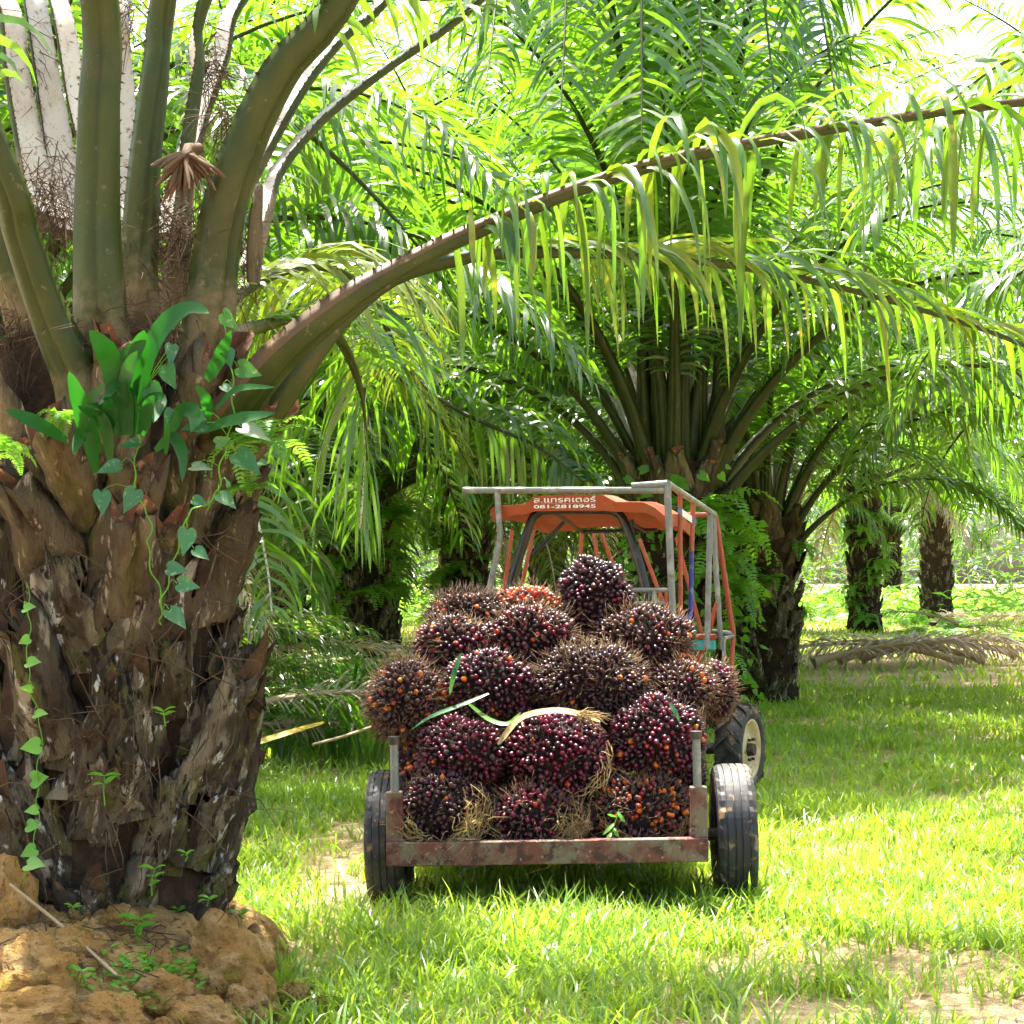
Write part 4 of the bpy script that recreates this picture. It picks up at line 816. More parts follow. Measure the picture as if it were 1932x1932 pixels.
# roof shell: rows from the rear edge to the front
def roof_mesh():
    mb = MB(); th = .028
    xs = np.linspace(-1, 1, 25); rows = []
    rear_top = [RPl(x, y, .02) for x, y in ((925, 962), (932, 956), (990, 951), (1000, 944), (1010, 936), (1065, 933), (1138, 934), (1150, 941), (1162, 947), (1215, 948), (1236, 958), (1256, 976))]
    rear_bot = [RPl(x, y, .02) for x, y in ((927, 974), (934, 974), (990, 966), (1000, 963), (1010, 961), (1065, 960), (1138, 960), (1150, 961), (1162, 962), (1215, 964), (1236, 972), (1256, 990))]
    k = len(rear_top)
    fr_ = lambda t, p: Vector((p.x * (1 - .10 * t) + .03 * t, .02 + .98 * t, p.z + (1.80 - p.z) * .55 * t + .05 * math.sin(t * math.pi)))
    n = 9
    top = [[fr_(t, p) for p in rear_top] for t in np.linspace(0, 1, n)]
    bot = [[fr_(t, p + (rear_bot[i] - p) * (1 if t == 0 else (.9 if 0 < i < k - 1 else .6))) + Vector((0, .025 if t == 0 else 0, -.01)) for i, p in enumerate(rear_top)] for t in np.linspace(0, 1, n)]
    # side and front lips
    for i in (0, k - 1):
        for j in range(n): bot[j][i].z = top[j][i].z - .075
    for i in range(k): bot[n - 1][i].z = top[n - 1][i].z - .05
    vs = [p for r in top for p in r] + [p for r in bot for p in r]; o = n * k
    fs = [(j * k + i, j * k + i + 1, (j + 1) * k + i + 1, (j + 1) * k + i) for j in range(n - 1) for i in range(k - 1)]
    fs += [(o + j * k + i, o + (j + 1) * k + i, o + (j + 1) * k + i + 1, o + j * k + i + 1) for j in range(n - 1) for i in range(k - 1)]
    fs += [(i, o + i, o + i + 1, i + 1) for i in range(k - 1)] + [((n - 1) * k + i, (n - 1) * k + i + 1, o + (n - 1) * k + i + 1, o + (n - 1) * k + i) for i in range(k - 1)]
    fs += [(j * k, (j + 1) * k, o + (j + 1) * k, o + j * k) for j in range(n - 1)] + [(j * k + k - 1, o + j * k + k - 1, o + (j + 1) * k + k - 1, (j + 1) * k + k - 1) for j in range(n - 1)]
    mb.add(vs, fs, 0, False); return mb
roof = roof_mesh().build('sun_roof', M['orange'], trc, True)
def text(body, px0, px1, py0, py1, yl, parent, bold=.0):
    cu = bpy.data.curves.new('lettering', 'FONT'); cu.body = body; cu.extrude = .0; cu.offset = bold
    to = bpy.data.objects.new('lettering', cu); COL.objects.link(to); dg = bpy.context.evaluated_depsgraph_get()
    me = bpy.data.meshes.new_from_object(to.evaluated_get(dg)); bpy.data.objects.remove(to)
    co = np.zeros(len(me.vertices) * 3, np.float32); me.vertices.foreach_get('co', co); co = co.reshape(-1, 3)
    lo, hi = co.min(0), co.max(0); a, b = RPl(px0, py1, yl), RPl(px1, py0, yl)
    out = np.zeros_like(co); u = (co[:, 0] - lo[0]) / (hi[0] - lo[0]); v = (co[:, 1] - lo[1]) / (hi[1] - lo[1])
    out[:, 0] = a.x + (b.x - a.x) * u; out[:, 1] = yl; out[:, 2] = a.z + (b.z - a.z) * v
    me.vertices.foreach_set('co', out.ravel()); me.update(); me.materials.clear(); me.materials.append(M['white'])
    return link('lettering', me, parent, True)
text('ส.แทรคเตอร์', 1007, 1124, 936, 948.5, .012, roof, .012)
text('081-2818945', 1007, 1124, 951.5, 959.5, .012, roof, .02)
a, b = RPl(1007, 950.6, .013), RPl(1124, 949.4, .013); mb = MB(); mb.box(((a.x + b.x) / 2, .013, (a.z + b.z) / 2), (b.x - a.x, .002, b.z - a.z)); mb.build('lettering_line', M['white'], roof, True)
# white and blue stickers on the roof's right side
for (x0, x1, m_, dy) in ((1262, 1270, 'blue', 0), (1271, 1290, 'white', 0), (1291, 1298, 'blue', 0)):
    mb = MB(); ys = [RSd(x, 990, .55).y for x in (x0, x1)]
    zt = lambda yy: 1.93 - .095 * yy
    mb.add([(.600, ys[0], zt(ys[0]) - .06), (.600, ys[1], zt(ys[1]) - .06), (.600, ys[1], zt(ys[1]) - .02), (.600, ys[0], zt(ys[0]) - .02)], [(0, 1, 2, 3)]); mb.build('roof_sticker', M[m_], roof, True)
# body: transmission, hood, fenders, seat, steering wheel
mb = MB(); mb.box((0, .7, .62), (.34, 1.3, .36), bev=.03); mb.build('gearbox', M['steel_dark'], trc, True)
hd = MB(); vs = []
for y, hw, zt, zb in ((1.05, .28, 1.08, .62), (1.3, .31, 1.10, .60), (2.2, .30, 1.04, .58), (2.6, .26, .97, .58), (2.68, .2, .9, .6)):
    vs += [(-hw, y, zb), (-hw, y, zt - .10), (-hw * .75, y, zt), (hw * .75, y, zt), (hw, y, zt - .10), (hw, y, zb)]
hd.add(vs, [(j * 6 + i, j * 6 + (i + 1) % 6, (j + 1) * 6 + (i + 1) % 6, (j + 1) * 6 + i) for j in range(4) for i in range(6)] + [(5, 4, 3, 2, 1, 0), (24, 25, 26, 27, 28, 29)], 0, False)
hood = hd.build('hood', M['orange'], trc, True)
# side panel of the guard: red over teal
a, b, c_, d_ = RPl(1296, 1226, YF - .05), RPl(1350, 1226, YF - .05), RPl(1350, 1207, YF - .05), RPl(1296, 1207, YF - .05)
mb = MB(); mb.box(((a.x + b.x) / 2, YF - .05, (a.z + c_.z) / 2), (b.x - a.x, .05, c_.z - a.z), bev=.005); mb.build('lamp_panel', M['teal'], trc, True)
mb = MB(); mb.box(((a.x + b.x) / 2, YF - .05, c_.z + .02), (b.x - a.x + .01, .06, .036), bev=.005); mb.build('panel_edge', M['orange'], trc, True)
for s in (-1, 1):
    mb = MB(); pr = []
    for k in range(9):
        an = math.radians(15 + 150 * k / 8); pr.append((math.cos(an) * .51, math.sin(an) * .51))
    vs = [(s * x, .40 + y, .45 + z) for x in (.34, .58) for y, z in pr] + [(s * x, .40 + y * 1.03, .45 + z * 1.03) for x in (.34, .58) for y, z in pr]
    mb.add(vs, [(i, i + 1, 9 + i + 1, 9 + i) for i in range(8)] + [(18 + i, 27 + i, 27 + i + 1, 18 + i + 1) for i in range(8)], 0, True); mb.build('fender', M['orange'], trc, True)
mb = MB(); mb.box((0, .35, .88), (.42, .40, .09), bev=.03); mb.box((0, .16, 1.08), (.42, .08, .34), Matrix.Rotation(-.15, 3, 'X'), bev=.03); mb.build('seat', M['seat'], trc, True)
mb = MB(); mb.tube([Vector((math.cos(a) * .18, .86 + math.sin(a) * .16, 1.18 + math.sin(a) * .08)) for a in np.linspace(0, 6.283, 25)], .014, 8, cap=False); mb.tube([(0, .86, 1.18), (0, 1.05, .95)], .018, 8); mb.build('steering_wheel', M['blackpaint'], trc, True)
mb = MB(); mb.tube([(-.45, .40, .45), (.45, .40, .45)], .05, 10); mb.build('rear_axle', M['steel_dark'], trc, True)
mb = MB(); mb.tube([(-.56, 2.31, .325), (.56, 2.31, .325)], .04, 10); mb.build('front_axle', M['steel_dark'], trc, True)
def lug_tyre(R, w, nl=18):
    mb = MB(); h = w / 2
    mb.lathe([(R * .62, -h * .75), (R * .72, -h * .98), (R * .86, -h), (R * .93, -h * .85), (R * .945, 0), (R * .93, h * .85), (R * .86, h), (R * .72, h * .98), (R * .62, h * .75)], Matrix.Identity(4), 48)
    for k in range(nl * 2):
        sd = 1 if k % 2 else -1; a0 = math.pi * k / nl; pts = []
        for f in (0, .25, .5, .75, 1):
            x = sd * h * (-.04 + 1.03 * f); a = a0 + .30 * f; rr = R * (.94 if f < .9 else .90); pts.append((x, a, rr))
        vs = []
        for x, a, rr in pts:
            hw = .060; top = R if abs(x) < h * .9 else R * .965
            for da, q in ((-hw, rr - .01), (-hw * .7, top), (hw * .7, top), (hw, rr - .01)): vs.append((x, q * math.cos(a + da), q * math.sin(a + da)))
        mb.add(vs, [(i * 4 + j, i * 4 + j + 1, i * 4 + j + 5, i * 4 + j + 4) for i in range(4) for j in range(3)] + [(0, 1, 2, 3), (19, 18, 17, 16)], 0, False)
    return mb.mesh('tyre', [M['rubber']])
LT = lug_tyre(.45, .25); LR = rim_mesh(.29, .22, M['rim'])
for s in (-.47, .47): wheel(trc, .45, .25, .29, (s, .40, .45), 0, LT, LR, M['steel_dark'], 1 if s > 0 else -1, 6)
FT = lug_tyre(.325, .19, 16); FR_ = rim_mesh(.205, .16, M['rim'])
for s in (-.57, .57): wheel(trc, .325, .19, .205, (s, 2.31, .325), -.16, FT, FR_, M['steel_dark'], 1 if s > 0 else -1, 6)
mb = MB(); mb.box((0, -.25, .40), (.12, .5, .06), bev=.01); mb.build('hitch', M['steel_dark'], trc, True)

ZM = lambda Z: Z + 2.67
# ------------------------------------------------------------------ soil mound, clods, roots at the foot of the big palm
def hit(px, py, lift=.03):                                # where the line of sight meets the mound
    v = ray(px, py)
    for Z in np.linspace(4.3, 7.0, 300):
        p = Vector((0, 0, CAM_H)) + v * (Z / v.y)
        if p.z < gz(p.x, p.y) + lift: return p
    return P(px, py, 3.3)
mb = MB(); nr, na = 64, 150; vs = []
for i in range(nr + 1):
    for j in range(na):
        a = 2 * math.pi * j / na; d = i / nr; rx, ry = .90 * d, 1.62 * d; x, y = PALM.x - .12 + rx * math.cos(a), PALM.y - .14 + ry * math.sin(a)
        e_ = 1 - max(0, (d - .72) / .28); o = Vector((x, y, 0)); w = .5 + .5 * mnoise.noise(o * 3.1); 
        z = gz(x, y) + (e_ ** .8) * (.05 + .04 * w + .05 * mnoise.noise(o * 5) + .03 * mnoise.noise(o * 12) + .02 * mnoise.noise(o * 26) + .008 * mnoise.noise(o * 60)) - (1 - e_) * .05
        vs.append(Vector((x, y, z)) + Vector((math.cos(a), math.sin(a), 0)) * .05 * mnoise.noise(o * 7 + Vector((9, 2, 1))))
mb.add(vs, [(i * na + j, i * na + (j + 1) % na, (i + 1) * na + (j + 1) % na, (i + 1) * na + j) for i in range(nr) for j in range(na)])
tag(mb.build('soil_mound', M['mound']), kind='structure')
def clod_mesh(seed):
    mb = MB(); n, k = 22, 30; vs = []; o = Vector((seed * 7.7, seed * 3.3, 1))
    for i in range(n + 1):
        for j in range(k):
            a, b = math.pi * i / n, 2 * math.pi * j / k; p = Vector((math.sin(a) * math.cos(b), math.sin(a) * math.sin(b), math.cos(a)))
            vs.append(p * (1 + .38 * mnoise.noise(p * 1.5 + o) + .20 * mnoise.noise(p * 3.6 + o) + .10 * mnoise.noise(p * 8 + o) + .045 * mnoise.noise(p * 18 + o)))
    mb.add(vs, [(i * k + j, (i + 1) * k + j, (i + 1) * k + (j + 1) % k, i * k + (j + 1) % k) for i in range(n) for j in range(k)]); return mb.mesh('clay_clod', M['clay'])
CL = [clod_mesh(i) for i in range(5)]
for k, (px, py, Z, w, h, lb) in enumerate([(-5, 1745, 3.30, 75, 120, 'tall ochre clay clod at the left edge under the palm'), (60, 1850, 3.15, 110, 75, 'pale ochre clay clod at the lower left corner'), (20, 1925, 3.05, 120, 60, 'broad ochre clay clod cut by the bottom left corner'),
                                           (420, 1835, 3.38, 118, 92, 'large cracked ochre clod beside the grass, right foot of the mound'), (300, 1880, 3.2, 60, 45, 'small brown clod below the seedlings'), (470, 1900, 3.25, 70, 60, 'ochre clod leaning on the large cracked one'),
                                           (130, 1800, 3.3, 60, 45, 'mossy ochre clod between the left clods and the trunk'), (370, 1925, 3.1, 80, 50, 'low ochre clod at the bottom edge'), (495, 1790, 3.5, 48, 46, 'yellowish clod at the right rim of the mound'), (190, 1925, 3.05, 75, 45, 'brown clod at the bottom edge between the ochre ones'), (225, 1740, 3.4, 50, 30, 'flat dark clod touching the trunk')]):
    o = link('clay_clod', CL[k % 5]); o.location = hit(px, py, .05); o.scale = (sz(w, Z), sz(w, Z) * .8, sz(h, Z)); o.rotation_euler = (0, 0, k * 1.7); tag(o, lb, 'clod', 'clay clods at the palm foot')

rnd = random.Random(77)
for k in range(60):
    x, y = rnd.uniform(-2.0, -.62), rnd.uniform(5.3, 6.25); s = rnd.uniform(.012, .045) * (1 if k % 5 else 1.6); o = link('clay_clod', CL[k % 5]); o.location = (x, y, gz(x, y) + .03 + s * .4); o.scale = (s, s * .85, s * .75); o.rotation_euler = (rnd.uniform(0, 1), rnd.uniform(0, 1), k); tag(o, 'small ochre clay crumb scattered on the mound', 'clod', 'small clay crumbs on the mound')
# ------------------------------------------------------------------ plants on the big palm
def zx3(X): return X * .3247
def zy3(Y): return 564.6 + Y * .3247
sp_ = empty('strap_leaf_plant', P(zx3(720), zy3(820), 3.24), 'dark green strap leaved plant growing on the big palm trunk', 'plant')
rnd = random.Random(6)
for pts, w in [([(780, 780), (830, 400), (950, 150), (1100, 50), (1215, 80)], 105), ([(700, 790), (650, 400), (600, 280), (520, 180)], 110), ([(720, 790), (750, 450), (810, 300), (838, 180)], 120), ([(690, 780), (690, 470), (760, 330), (850, 240)], 110), ([(740, 790), (720, 560), (740, 420), (800, 300)], 110),
               ([(480, 780), (460, 600), (400, 420)], 75), ([(440, 760), (520, 600), (612, 490)], 70), ([(390, 820), (220, 720), (30, 640)], 75), ([(640, 940), (600, 720), (450, 620)], 70), ([(560, 1010), (520, 830), (470, 790), (425, 900)], 72), ([(770, 790), (760, 600), (680, 510), (575, 615)], 75),
               ([(1150, 770), (1350, 700), (1600, 660)], 75), ([(1200, 470), (1270, 350), (1345, 180)], 75), ([(980, 800), (1050, 650), (1120, 650), (1160, 690)], 80), ([(900, 880), (1000, 800), (1060, 900), (1060, 1060)], 60), ([(850, 740), (860, 600), (930, 590), (890, 720)], 75), ([(1250, 640), (1380, 520), (1600, 510)], 40),
               ([(700, 800), (600, 640), (500, 620)], 60), ([(820, 790), (860, 640), (900, 560)], 70), ([(620, 800), (640, 650), (610, 560)], 70), ([(960, 900), (970, 780), (975, 690)], 50), ([(580, 900), (540, 780), (560, 650)], 60), ([(1200, 720), (1200, 600), (1140, 500)], 60)]:
    mb = MB(); n = len(pts); Z0 = 3.24 + rnd.uniform(-.03, .03)
    ribbon(mb, [P(zx3(a), zy3(b), Z0 - .16 * (i / (n - 1)) - rnd.uniform(0, .03)) for i, (a, b) in enumerate(pts)], sz(w * .3247, 3.4) * 1.2, 14, up=Vector((rnd.uniform(-.3, .3), -1, rnd.uniform(.1, .6)))); mb.build('leaf', M['strap'], sp_)
def heart_leaf(mb, p, size, ang, up, mi=0, slim=1.0):
    """heart shaped leaf hanging from p; ang is its direction in the picture plane"""
    d = Vector((math.cos(ang), -.35, math.sin(ang))).normalized(); s = d.cross(up).normalized(); n = s.cross(d)
    out = [(0, 0), (-.07, .15), (.02, .29), (.20, .36), (.45, .30), (.74, .14), (1, 0)]
    vs = [p + d * size * .02]
    L_ = [p + d * size * x + s * size * y * slim + n * size * (.10 * y - .12 * x * x) for x, y in out[1:-1]]; R_ = [p + d * size * x - s * size * y * slim + n * size * (.10 * y - .12 * x * x) for x, y in out[1:-1]]
    C_ = [p + d * size * x - n * size * (.05 + .12 * x * x) for x in (.05, .2, .45, .7)]; tip = p + d * size - n * size * .14
    vs = L_ + R_ + C_ + [tip]
    mb.add(vs, [(0, 1, 10), (1, 2, 11, 10), (2, 3, 12, 11), (3, 4, 13, 12), (4, 14, 13), (5, 10, 6), (6, 10, 11, 7), (7, 11, 12, 8), (8, 12, 13, 9), (9, 13, 14)], mi)
def vine(label, stem, leaves, Z, mat_, seed, rad=.0028, stem_mat='vine_bright', fx=zx3, fy=zy3, slim=1.0):
    r = random.Random(seed); pts = [P(fx(a), fy(b), Z) for a, b in stem]; e = empty('climbing_vine', pts[-1], label, 'vine')
    mb = MB(); sp = bez(pts, 8 * len(pts)); sp = [p + Vector((.006 * math.sin(i * .9), .02 * math.sin(i * .31), .004 * math.cos(i * .7))) for i, p in enumerate(sp)]; mb.tube(sp, rad, 5)
    lp = [P(fx(a), fy(b), Z - r.uniform(.01, .06)) for a, b, _, _ in leaves]
    for q in lp:                                          # leaf stalks
        n_ = min(sp, key=lambda p: (p - q).length); mb.tube(bez([n_, (n_ + q) / 2 + Vector((0, -.01, .02)), q], 5), rad * .55, 4, cap=False)
    mb.build('stem', M[stem_mat], e)
    for (a, b, size, ang), q in zip(leaves, lp):
        size *= r.uniform(.7, 1.15); mb = MB(); heart_leaf(mb, q, size * 1.15, math.radians(ang + r.uniform(-18, 18)), Vector((r.uniform(-.9, .9), -1, .6 + r.uniform(-.6, .8))), slim=slim); mb.build('leaf', M[mat_], e)
vine('vine with spotted heart shaped leaves climbing the middle of the big trunk', [(800, 640), (800, 850), (790, 1110), (870, 1300), (870, 1500), (940, 1770)], [(1000, 260, .055, -90), (1000, 300, .05, -100), (960, 380, .075, -50), (860, 500, .075, -45), (870, 620, .075, -50), (810, 830, .075, 200), (700, 960, .085, 215), (790, 1100, .080, -100), (590, 1110, .10, -75), (1000, 640, .045, 250)], 3.22, 'vine', 1)
vine('vine with spotted leaves down the right side of the big trunk', [(1340, 400), (1350, 700), (1290, 950), (1240, 1150), (1100, 1250), (1010, 1500), (950, 1750), (930, 1900)], [(1290, 80, .08, -40), (1320, 290, .065, -70), (1380, 390, .085, -25), (1290, 500, .06, -20), (1150, 640, .07, -90), (1400, 740, .10, -35), (1250, 840, .06, 0), (1370, 890, .095, -45), (1110, 970, .075, -20), (1330, 1090, .03, 90), (1270, 1130, .075, -50), (1120, 1160, .06, -10), (1090, 1330, .075, -85), (1130, 1450, .05, -40), (970, 1560, .065, -10), (1030, 1650, .075, -25), (980, 1800, .075, -50), (1200, 720, .07, 210)], 3.24, 'vine', 2)
zx4 = lambda X: X * .4157; zy4 = lambda Y: 1129.2 + Y * .4157
vine('slender vine with bright green lobed leaves on the left of the big trunk', [(120, -60), (130, 150), (140, 400), (180, 600), (175, 850), (160, 1050), (120, 1300)], [(105, 45, .045, 0), (135, 180, .045, 200), (120, 290, .045, 0), (150, 415, .042, 170), (155, 525, .048, 0), (185, 665, .052, 190), (140, 825, .050, 0), (175, 958, .050, 165), (120, 1030, .052, 0), (165, 1135, .050, 200), (118, 1205, .055, -10)], 3.26, 'vine_bright', 3, .002, fx=zx4, fy=zy4, slim=1.35)
# seedlings on the trunk and mound
def seedling(px, py, Z, h, nleaf, lsize, label, seed):
    r = random.Random(seed); b = hit(px, py, .05) if py > 1720 else P(px, py, Z - .08); e = empty('seedling', b, label, 'seedling', 'seedlings at the palm foot'); mb = MB(); top = b + Vector((r.uniform(-.01, .01), -.01, h)); mb.tube([b, (b + top) / 2 + Vector((r.uniform(-.008, .008), 0, 0)), top], [.003, .0026, .002], 5); mb.build('stem', M['vine_bright'], e)
    for i in range(nleaf):
        f = 1 - (i // 2) * .28; a = (0 if i % 2 else math.pi) + r.uniform(-.4, .4) + (i // 2) * .8; p = b + (top - b) * max(.2, f); d = Vector((math.cos(a), math.sin(a) * .8 - .2, r.uniform(.0, .35))).normalized()
        mb = MB(); l = lsize * r.uniform(.8, 1.15); ribbon(mb, [p, p + d * l * .5 + Vector((0, 0, l * .12)), p + d * l], l * .5, 7, up=Vector((0, -.3, 1)), prof=([0, .12, .45, .8, 1], [.15, .75, 1, .6, .04])); mb.build('leaf', M['vine_bright'], e)
for k, q in enumerate([(198, 1520, 3.42, .10, 4, .06, 'tall two tiered seedling with bright leaves in the middle of the trunk'), (312, 1370, 3.44, .05, 4, .05, 'little seedling on the trunk above the thin roots'), (287, 1690, 3.42, .09, 6, .05, 'seedling at the trunk foot right of centre'),
                       (350, 1625, 3.42, .03, 4, .03, 'tiny seedling low on the right part of the trunk'), (258, 1790, 3.2, .10, 6, .065, 'broad leaved seedling in front of the trunk foot'), (160, 1880, 3.08, .08, 6, .05, 'seedling between the clods at lower left'),
                       (390, 1710, 3.42, .03, 4, .035, 'tiny seedling on the trunk foot near the large clod'), (340, 1730, 3.4, .03, 4, .035, 'tiny seedling right of the trunk foot seedling'), (425, 1765, 3.3, .04, 6, .04, 'seedling rooted on the large cracked clod'), (455, 1745, 3.4, .05, 4, .045, 'seedling behind the large cracked clod'), (140, 1720, 3.4, .02, 4, .03, 'tiny seedling at the left trunk foot')]): seedling(*q, 50 + k)
r = random.Random(12); mb = MB()                           # creeping ground cover
for i in range(260):
    px, py = r.gauss(295, 45), r.gauss(1835, 28); p = hit(px, py, .09); a = r.uniform(0, 6.28); d = Vector((math.cos(a), math.sin(a) * .6, r.uniform(.0, .5))).normalized(); l = r.uniform(.016, .034)
    ribbon(mb, [p, p + d * l * .5 + Vector((0, 0, l * .1)), p + d * l], l * .6, 5, up=Vector((0, -.4, 1)), prof=([0, .15, .5, .8, 1], [.2, .8, 1, .6, .05]))
tag(mb.build('ground_cover', M['vine_bright']), 'low creeping bright green leaves on the ochre mound', 'ground cover', kind='stuff')
mb = MB(); r = random.Random(14)                           # thin roots and straws hanging on the trunk and mound
for i in range(34):
    a = P(r.uniform(10, 500), r.uniform(1000, 1900), 3.42 if i % 3 else 3.46); l = r.uniform(.08, .35); ang = r.choice([-1.5, -1.2, -1.8, -.3, 2.9, -.9]) + r.gauss(0, .3); d = Vector((math.cos(ang), -.05, math.sin(ang)))
    mb.tube(bez([a, a + d * l * .4 + Vector((r.gauss(0, .02), 0, r.gauss(0, .02))), a + d * l * .75 + Vector((r.gauss(0, .03), 0, r.gauss(0, .02))), a + d * l], 9), [.0022] * 6 + [.0016, .001, .0006], 4, cap=False)
tag(mb.build('thin_roots', M['fibre']), 'thin straw coloured roots and stems hanging over trunk and mound', 'roots', kind='stuff')
mb = MB()
for i in range(70):
    a = hit(r.uniform(20, 330), r.uniform(1745, 1840), r.uniform(.06, .1)); d = Vector((r.gauss(0, 1), r.gauss(0, .6), r.gauss(0, .2))).normalized(); l = r.uniform(.03, .14)
    mb.tube(bez([a - d * l, a + Vector((0, 0, .02)), a + d * l], 6), .0022 * r.uniform(.3, 1.3), 4)
tag(mb.build('root_litter', M['fibre']), 'tangle of dark dead roots lying on the mound', 'roots', kind='stuff')
mb = MB(); mb.tube(bez([P(18, 1668, 3.2), hit(120, 1750, .12), hit(220, 1840, .12)], 8), .006, 6); tag(mb.build('twig', M['rachis_dry']), 'long pale twig leaning across the mound', 'twig')

# ------------------------------------------------------------------ ferns, cut frond heaps, weeds
ZM = lambda Z: Z * KZ
def fern_mesh(seed, nf=11, L=.55, hang=.9):
    r = np.random.default_rng(seed); V, Q, off = [], [], 0
    for k in range(nf):
        a = k * 2.4 + r.uniform(-.3, .3); e = np.radians(r.uniform(25, 75)); n = 14; l = L * r.uniform(.7, 1.2); pts = []; p = np.zeros(3)
        for i in range(n): pts.append(p.copy()); p = p + np.array([math.cos(a) * math.cos(e), math.sin(a) * math.cos(e), math.sin(e)]) * l / n; e -= hang * 2.1 / n * r.uniform(.8, 1.2)
        fr = frame(pts, np.array([0, 0, 1.])); t = np.repeat(np.linspace(.12, .99, 20), 2); sg = np.tile([-1., 1.], 20); p_, T, S, U = at(fr, t)
        lv = leaflet_verts(p_, T, S, U, sg, .13 * L / .55 * np.interp(t, [0, .3, 1], [.5, 1, .15]), np.full(40, .022 * L / .55), r, 2, .15, fwd=.25, upamt=(-.1, .1), twist=.1)
        V.append(lv.reshape(-1, 3)); Q.append(strip_quads(40, 2, off)); off += len(V[-1])
    return np_mesh('fern', np.concatenate(V), np.concatenate(Q), [M['fern']])
FN = [fern_mesh(i, 10 + i, .55 + .08 * i, .9 + .15 * i) for i in range(4)]
rnd = random.Random(31); FC = 0
def fern(p, s, label, grp):
    global FC
    o = link('fern', FN[FC % 4]); FC += 1; o.location = p; o.scale = (s, s, s); o.rotation_euler = (rnd.uniform(-.2, .2), rnd.uniform(-.2, .2), rnd.uniform(0, 6)); return tag(o, label, 'fern', grp)
for n_, (cx, cy, h0, h1, rad_, cnt, lb, grp) in enumerate([
    (-2.05, 14.2, 1.0, 3.2, .46, 20, 'hanging fern on the palm trunk behind the cut frond heap', 'ferns on the palm behind the heap'), (-.78, 18.5, .9, 3.6, .48, 14, 'fern on the dark trunk left of the tractor cab', 'ferns on the trunk left of the cab'),
    (3.12, 13.3, .9, 1.9, .40, 9, 'small fern on the rough trunk right of the tractor', 'ferns on the trunk right of the tractor'), (10.1, 31, .3, 4.6, .55, 22, 'fern wrapping the far trunk on the right', 'ferns on the far right trunk'), (1.62, 10.7, .8, 2.2, .48, 8, 'fern on the large palm behind the tractor cab', 'ferns on the palm behind the cab'), (-2.9, 24, .6, 3.5, .5, 10, 'fern on the slim dark trunk in the left background', 'ferns on the slim dark trunk')]):
    for k in range(cnt):
        a = -math.pi / 2 + rnd.uniform(-1.7, 1.7); z = h0 + (h1 - h0) * (k + rnd.random()) / cnt; fern((cx + math.cos(a) * rad_, cy * KZ + math.sin(a) * rad_, z), rnd.uniform(.7, 1.3) * (.55 if cy == 13.3 else 1), lb + ', ' + nth(k + 1) + ' from the ground', grp)
gf = []
for k in range(46):
    y = rnd.uniform(10.5, 26); x = -.22 * y + rnd.uniform(-2.6, 2.0) if k < 34 else rnd.uniform(.28, .5) * (y + 14); y = (y if k < 34 else y + 14) * KZ; gf.append((x, y))
for k, (x, y) in enumerate(sorted(gf, key=lambda q: q[0] / q[1])):
    fern((x, y, gz(x, y)), rnd.uniform(.8, 1.9), nth(k + 1) + ' fern from the left on the ground among the background palms', 'ground ferns among the background palms')
ZM = lambda Z: Z + 2.67
fern(P(2, 858, 3.2), .30, 'small bright fern on the big trunk at the left edge', 'ferns on the big left trunk')
fern(P(500, 842, 3.6), .42, 'pale green fern sticking out from the right side of the big trunk', 'ferns on the big left trunk')
fern(P(120, 792, 3.25), .16, 'tiny fern beside the strap leaved plant on the big trunk', 'ferns on the big left trunk')
fern(P(470, 930, 3.6), .34, 'fern below the pale green one on the right side of the big trunk', 'ferns on the big left trunk')
ZM = lambda Z: Z * KZ
# cut frond heap at the left, grey and dry
def flat_frond(loc, rz, s, me, label, grp, nm='cut_frond', tilt=0):
    o = link(nm, me); o.location = loc; o.rotation_euler = (tilt, 0, rz); o.scale = (s, s, s); return tag(o, label, 'palm frond', grp)
def lying(seed, mats, LEN=3.4, arch=14):
    return template(seed, arch, arch * 2.4, LEN, 70, mats, .22, .12, L=.62, W=.032, upamt=(-.5, .7), fwd=.8)
LYD = [lying(400 + j, [M['rachis_dry'], M['rachis_dry'], M['leaf_dry']]) for j in range(3)]; LYG = [lying(410 + j, [M['rachis_dry'], M['rachis_dry'], M['leaf']], 3.0, 20) for j in range(2)]
for k in range(20):
    x, y = -2.75 + rnd.uniform(-.3, .5), 9.2 * KZ + rnd.uniform(-.9, .9); flat_frond((x, y, gz(x, y) + .08 + .05 * k), rnd.uniform(-.5, .5), rnd.uniform(.42, .62), (LYG + LYD[:2] + LYG)[k % 6], 'cut grey frond in the heap behind the big palm, ' + nth(k + 1) + ' from the ground', 'cut fronds in the left heap', tilt=rnd.uniform(-.4, .4))
for k, (x, y, rz, s) in enumerate([(5.0, 18.0, .05, 1.2), (8.2, 18.8, 3.05, 1.15), (6.2, 19.3, -.1, 1.2), (9.2, 19.8, 3.3, 1.0), (5.6, 18.6, .15, 1.2), (7.6, 18.3, 3.2, 1.1)]):
    y *= KZ; flat_frond((x, y, gz(x, y) + .18), rz, s, LYD[k % 3], ['dry cut frond nearest on the lawn right of the short palm', 'dry cut frond lying with its butt to the right on the lawn', 'dry cut frond at the back of the lawn row', 'rearmost dry cut frond by the far trunks', 'dry cut frond crossing the nearest one on the lawn', 'dry cut frond lying over the one with its butt to the right'][k], 'cut fronds on the right lawn')
for k in range(9):
    x, y = 15 + rnd.uniform(-3, 3), 29 * KZ + rnd.uniform(-2, 4); flat_frond((x, y, gz(x, y) + .1 * (k % 4)), rnd.uniform(0, 6), rnd.uniform(.8, 1.2), (LYD + LYG)[k % 5], 'cut frond in the distant pile at the right edge, ' + nth(k + 1) + ' laid', 'cut fronds in the far right pile')
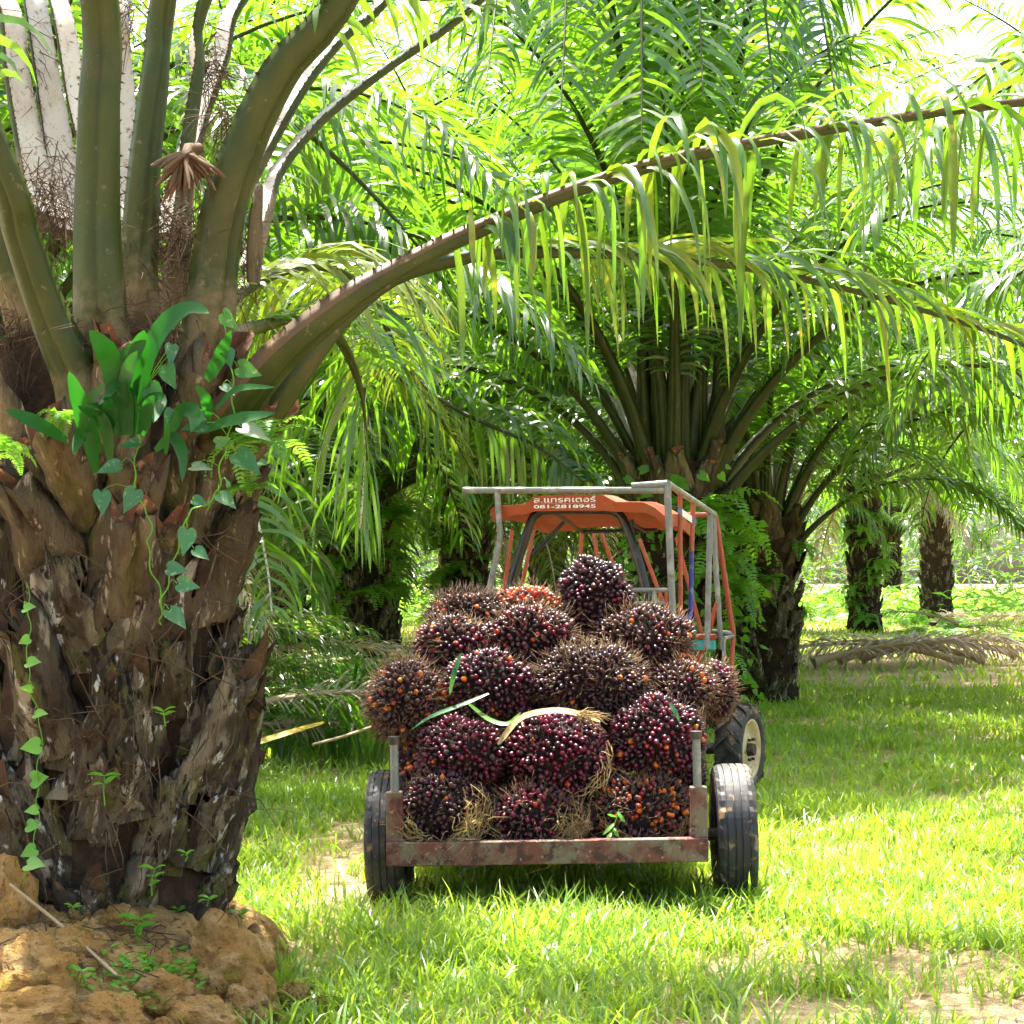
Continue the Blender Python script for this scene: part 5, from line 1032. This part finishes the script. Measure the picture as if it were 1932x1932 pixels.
mb = MB(); ribbon(mb, [P(480, 1402, 7.5), P(550, 1380, 7.6), P(612, 1362, 7.8)], sz(16, 7.6), 8, prof=([0, .1, .9, 1], [.8, 1, .8, .4])); tag(mb.build('yellow_stalk', mat('yellow_stalk', (.50, .33, .03), .5, [(12, .5, .66, (.30, .16, .03))])), 'yellow stripped stalk lying by the cut frond heap', 'stalk')
mb = MB(); mb.tube(bez([P(590, 1405, 7.2), P(640, 1392, 7.3), P(700, 1372, 7.5)], 6), .011, 6); tag(mb.build('pale_stalk', M['rachis_dry']), 'pale stalk lying in the grass left of the trailer', 'stalk')
for k in range(26):
    px = 470 + 11 * k; Z_ = rnd.uniform(9.6, 13.0) * KZ; x = (px - 966) / FPX * Z_; fern((x, Z_, gz(x, Z_) + rnd.uniform(0, .25)), rnd.uniform(1.2, 2.3), nth(k + 1) + ' big fern from the left in the thicket behind the cut frond heap', 'ferns in the thicket behind the heap')
# strap weeds beside the heap
for k, (px, py, Z, n_, h) in enumerate([(640, 1385, 8.8, 30, .85), (590, 1370, 9.1, 26, .75), (700, 1375, 8.6, 26, .85), (660, 1350, 9.6, 30, 1.1), (530, 1390, 8.8, 18, .5)]):
    g = P(px, py, Z); g.z = gz(g.x, g.y); e = empty('strap_weed', g, 'clump of dark strap leaved weeds ' + ['before the cut frond heap', 'left of the tallest clump at the heap', 'beside the load at the heap', 'behind the other clumps at the heap', 'by the yellow stalk'][k], 'weed', 'strap weeds at the heap')
    for i in range(n_):
        a = rnd.uniform(0, 6.28); l = h * rnd.uniform(.6, 1.1); d = Vector((math.cos(a), math.sin(a), 0)); b = g + d * rnd.uniform(0, .1); mb = MB()
        ribbon(mb, [b, b + d * l * .15 + Vector((0, 0, l * .5)), b + d * l * .45 + Vector((0, 0, l * .72)), b + d * l * .75 + Vector((0, 0, l * .55))], .035, 8, up=Vector((0, 0, 1)) - d * .4); mb.build('leaf', M['leaf'], e)
# climbing vine with broad leaves on the palm behind the cab
def leafy(label, cx, cy, rad_, z0, z1, n_, size, seed, nm='climbing_vine', sp=1.6):
    cy *= KZ; r = random.Random(seed); e = empty(nm, (cx, cy - rad_, z0), label, 'vine'); mb = MB(); pts = [Vector((cx + rad_ * math.cos(a), cy + rad_ * math.sin(a), z)) for a, z in zip(np.linspace(-2.6, -.3, 9), np.linspace(z0, z1, 9))]
    mb.tube(bez(pts, 30), .006, 5); mb.build('stem', M['vine_bright'], e); ms = []
    for k in range(4): mb = MB(); heart_leaf(mb, Vector(), size * (.8 + .12 * k), -1.2 + .4 * k, Vector((.2 * k - .3, -1, .6))); ms.append(mb.mesh('leaf', M['vine_bright']))
    for i in range(n_):
        a = -math.pi / 2 + r.uniform(-sp, sp); q = rad_ + r.uniform(.02, .22); o = link('leaf', ms[i % 4], e); o.location = (cx + q * math.cos(a), cy + q * math.sin(a), r.uniform(z0, z1)); o.rotation_euler = (r.uniform(-.4, .4), r.uniform(-.6, .6), r.uniform(-.9, .9)); s = r.uniform(.6, 1.25); o.scale = (s, s, s)
leafy('broad leaved vine covering the trunk behind the tractor cab', 1.62, 10.7, .45, .9, 2.6, 190, .115, 5)
leafy('broad leaved vine between the tractor cage and the short palm', 2.22, 10.9, .10, .2, 2.1, 80, .11, 6, sp=3.1)
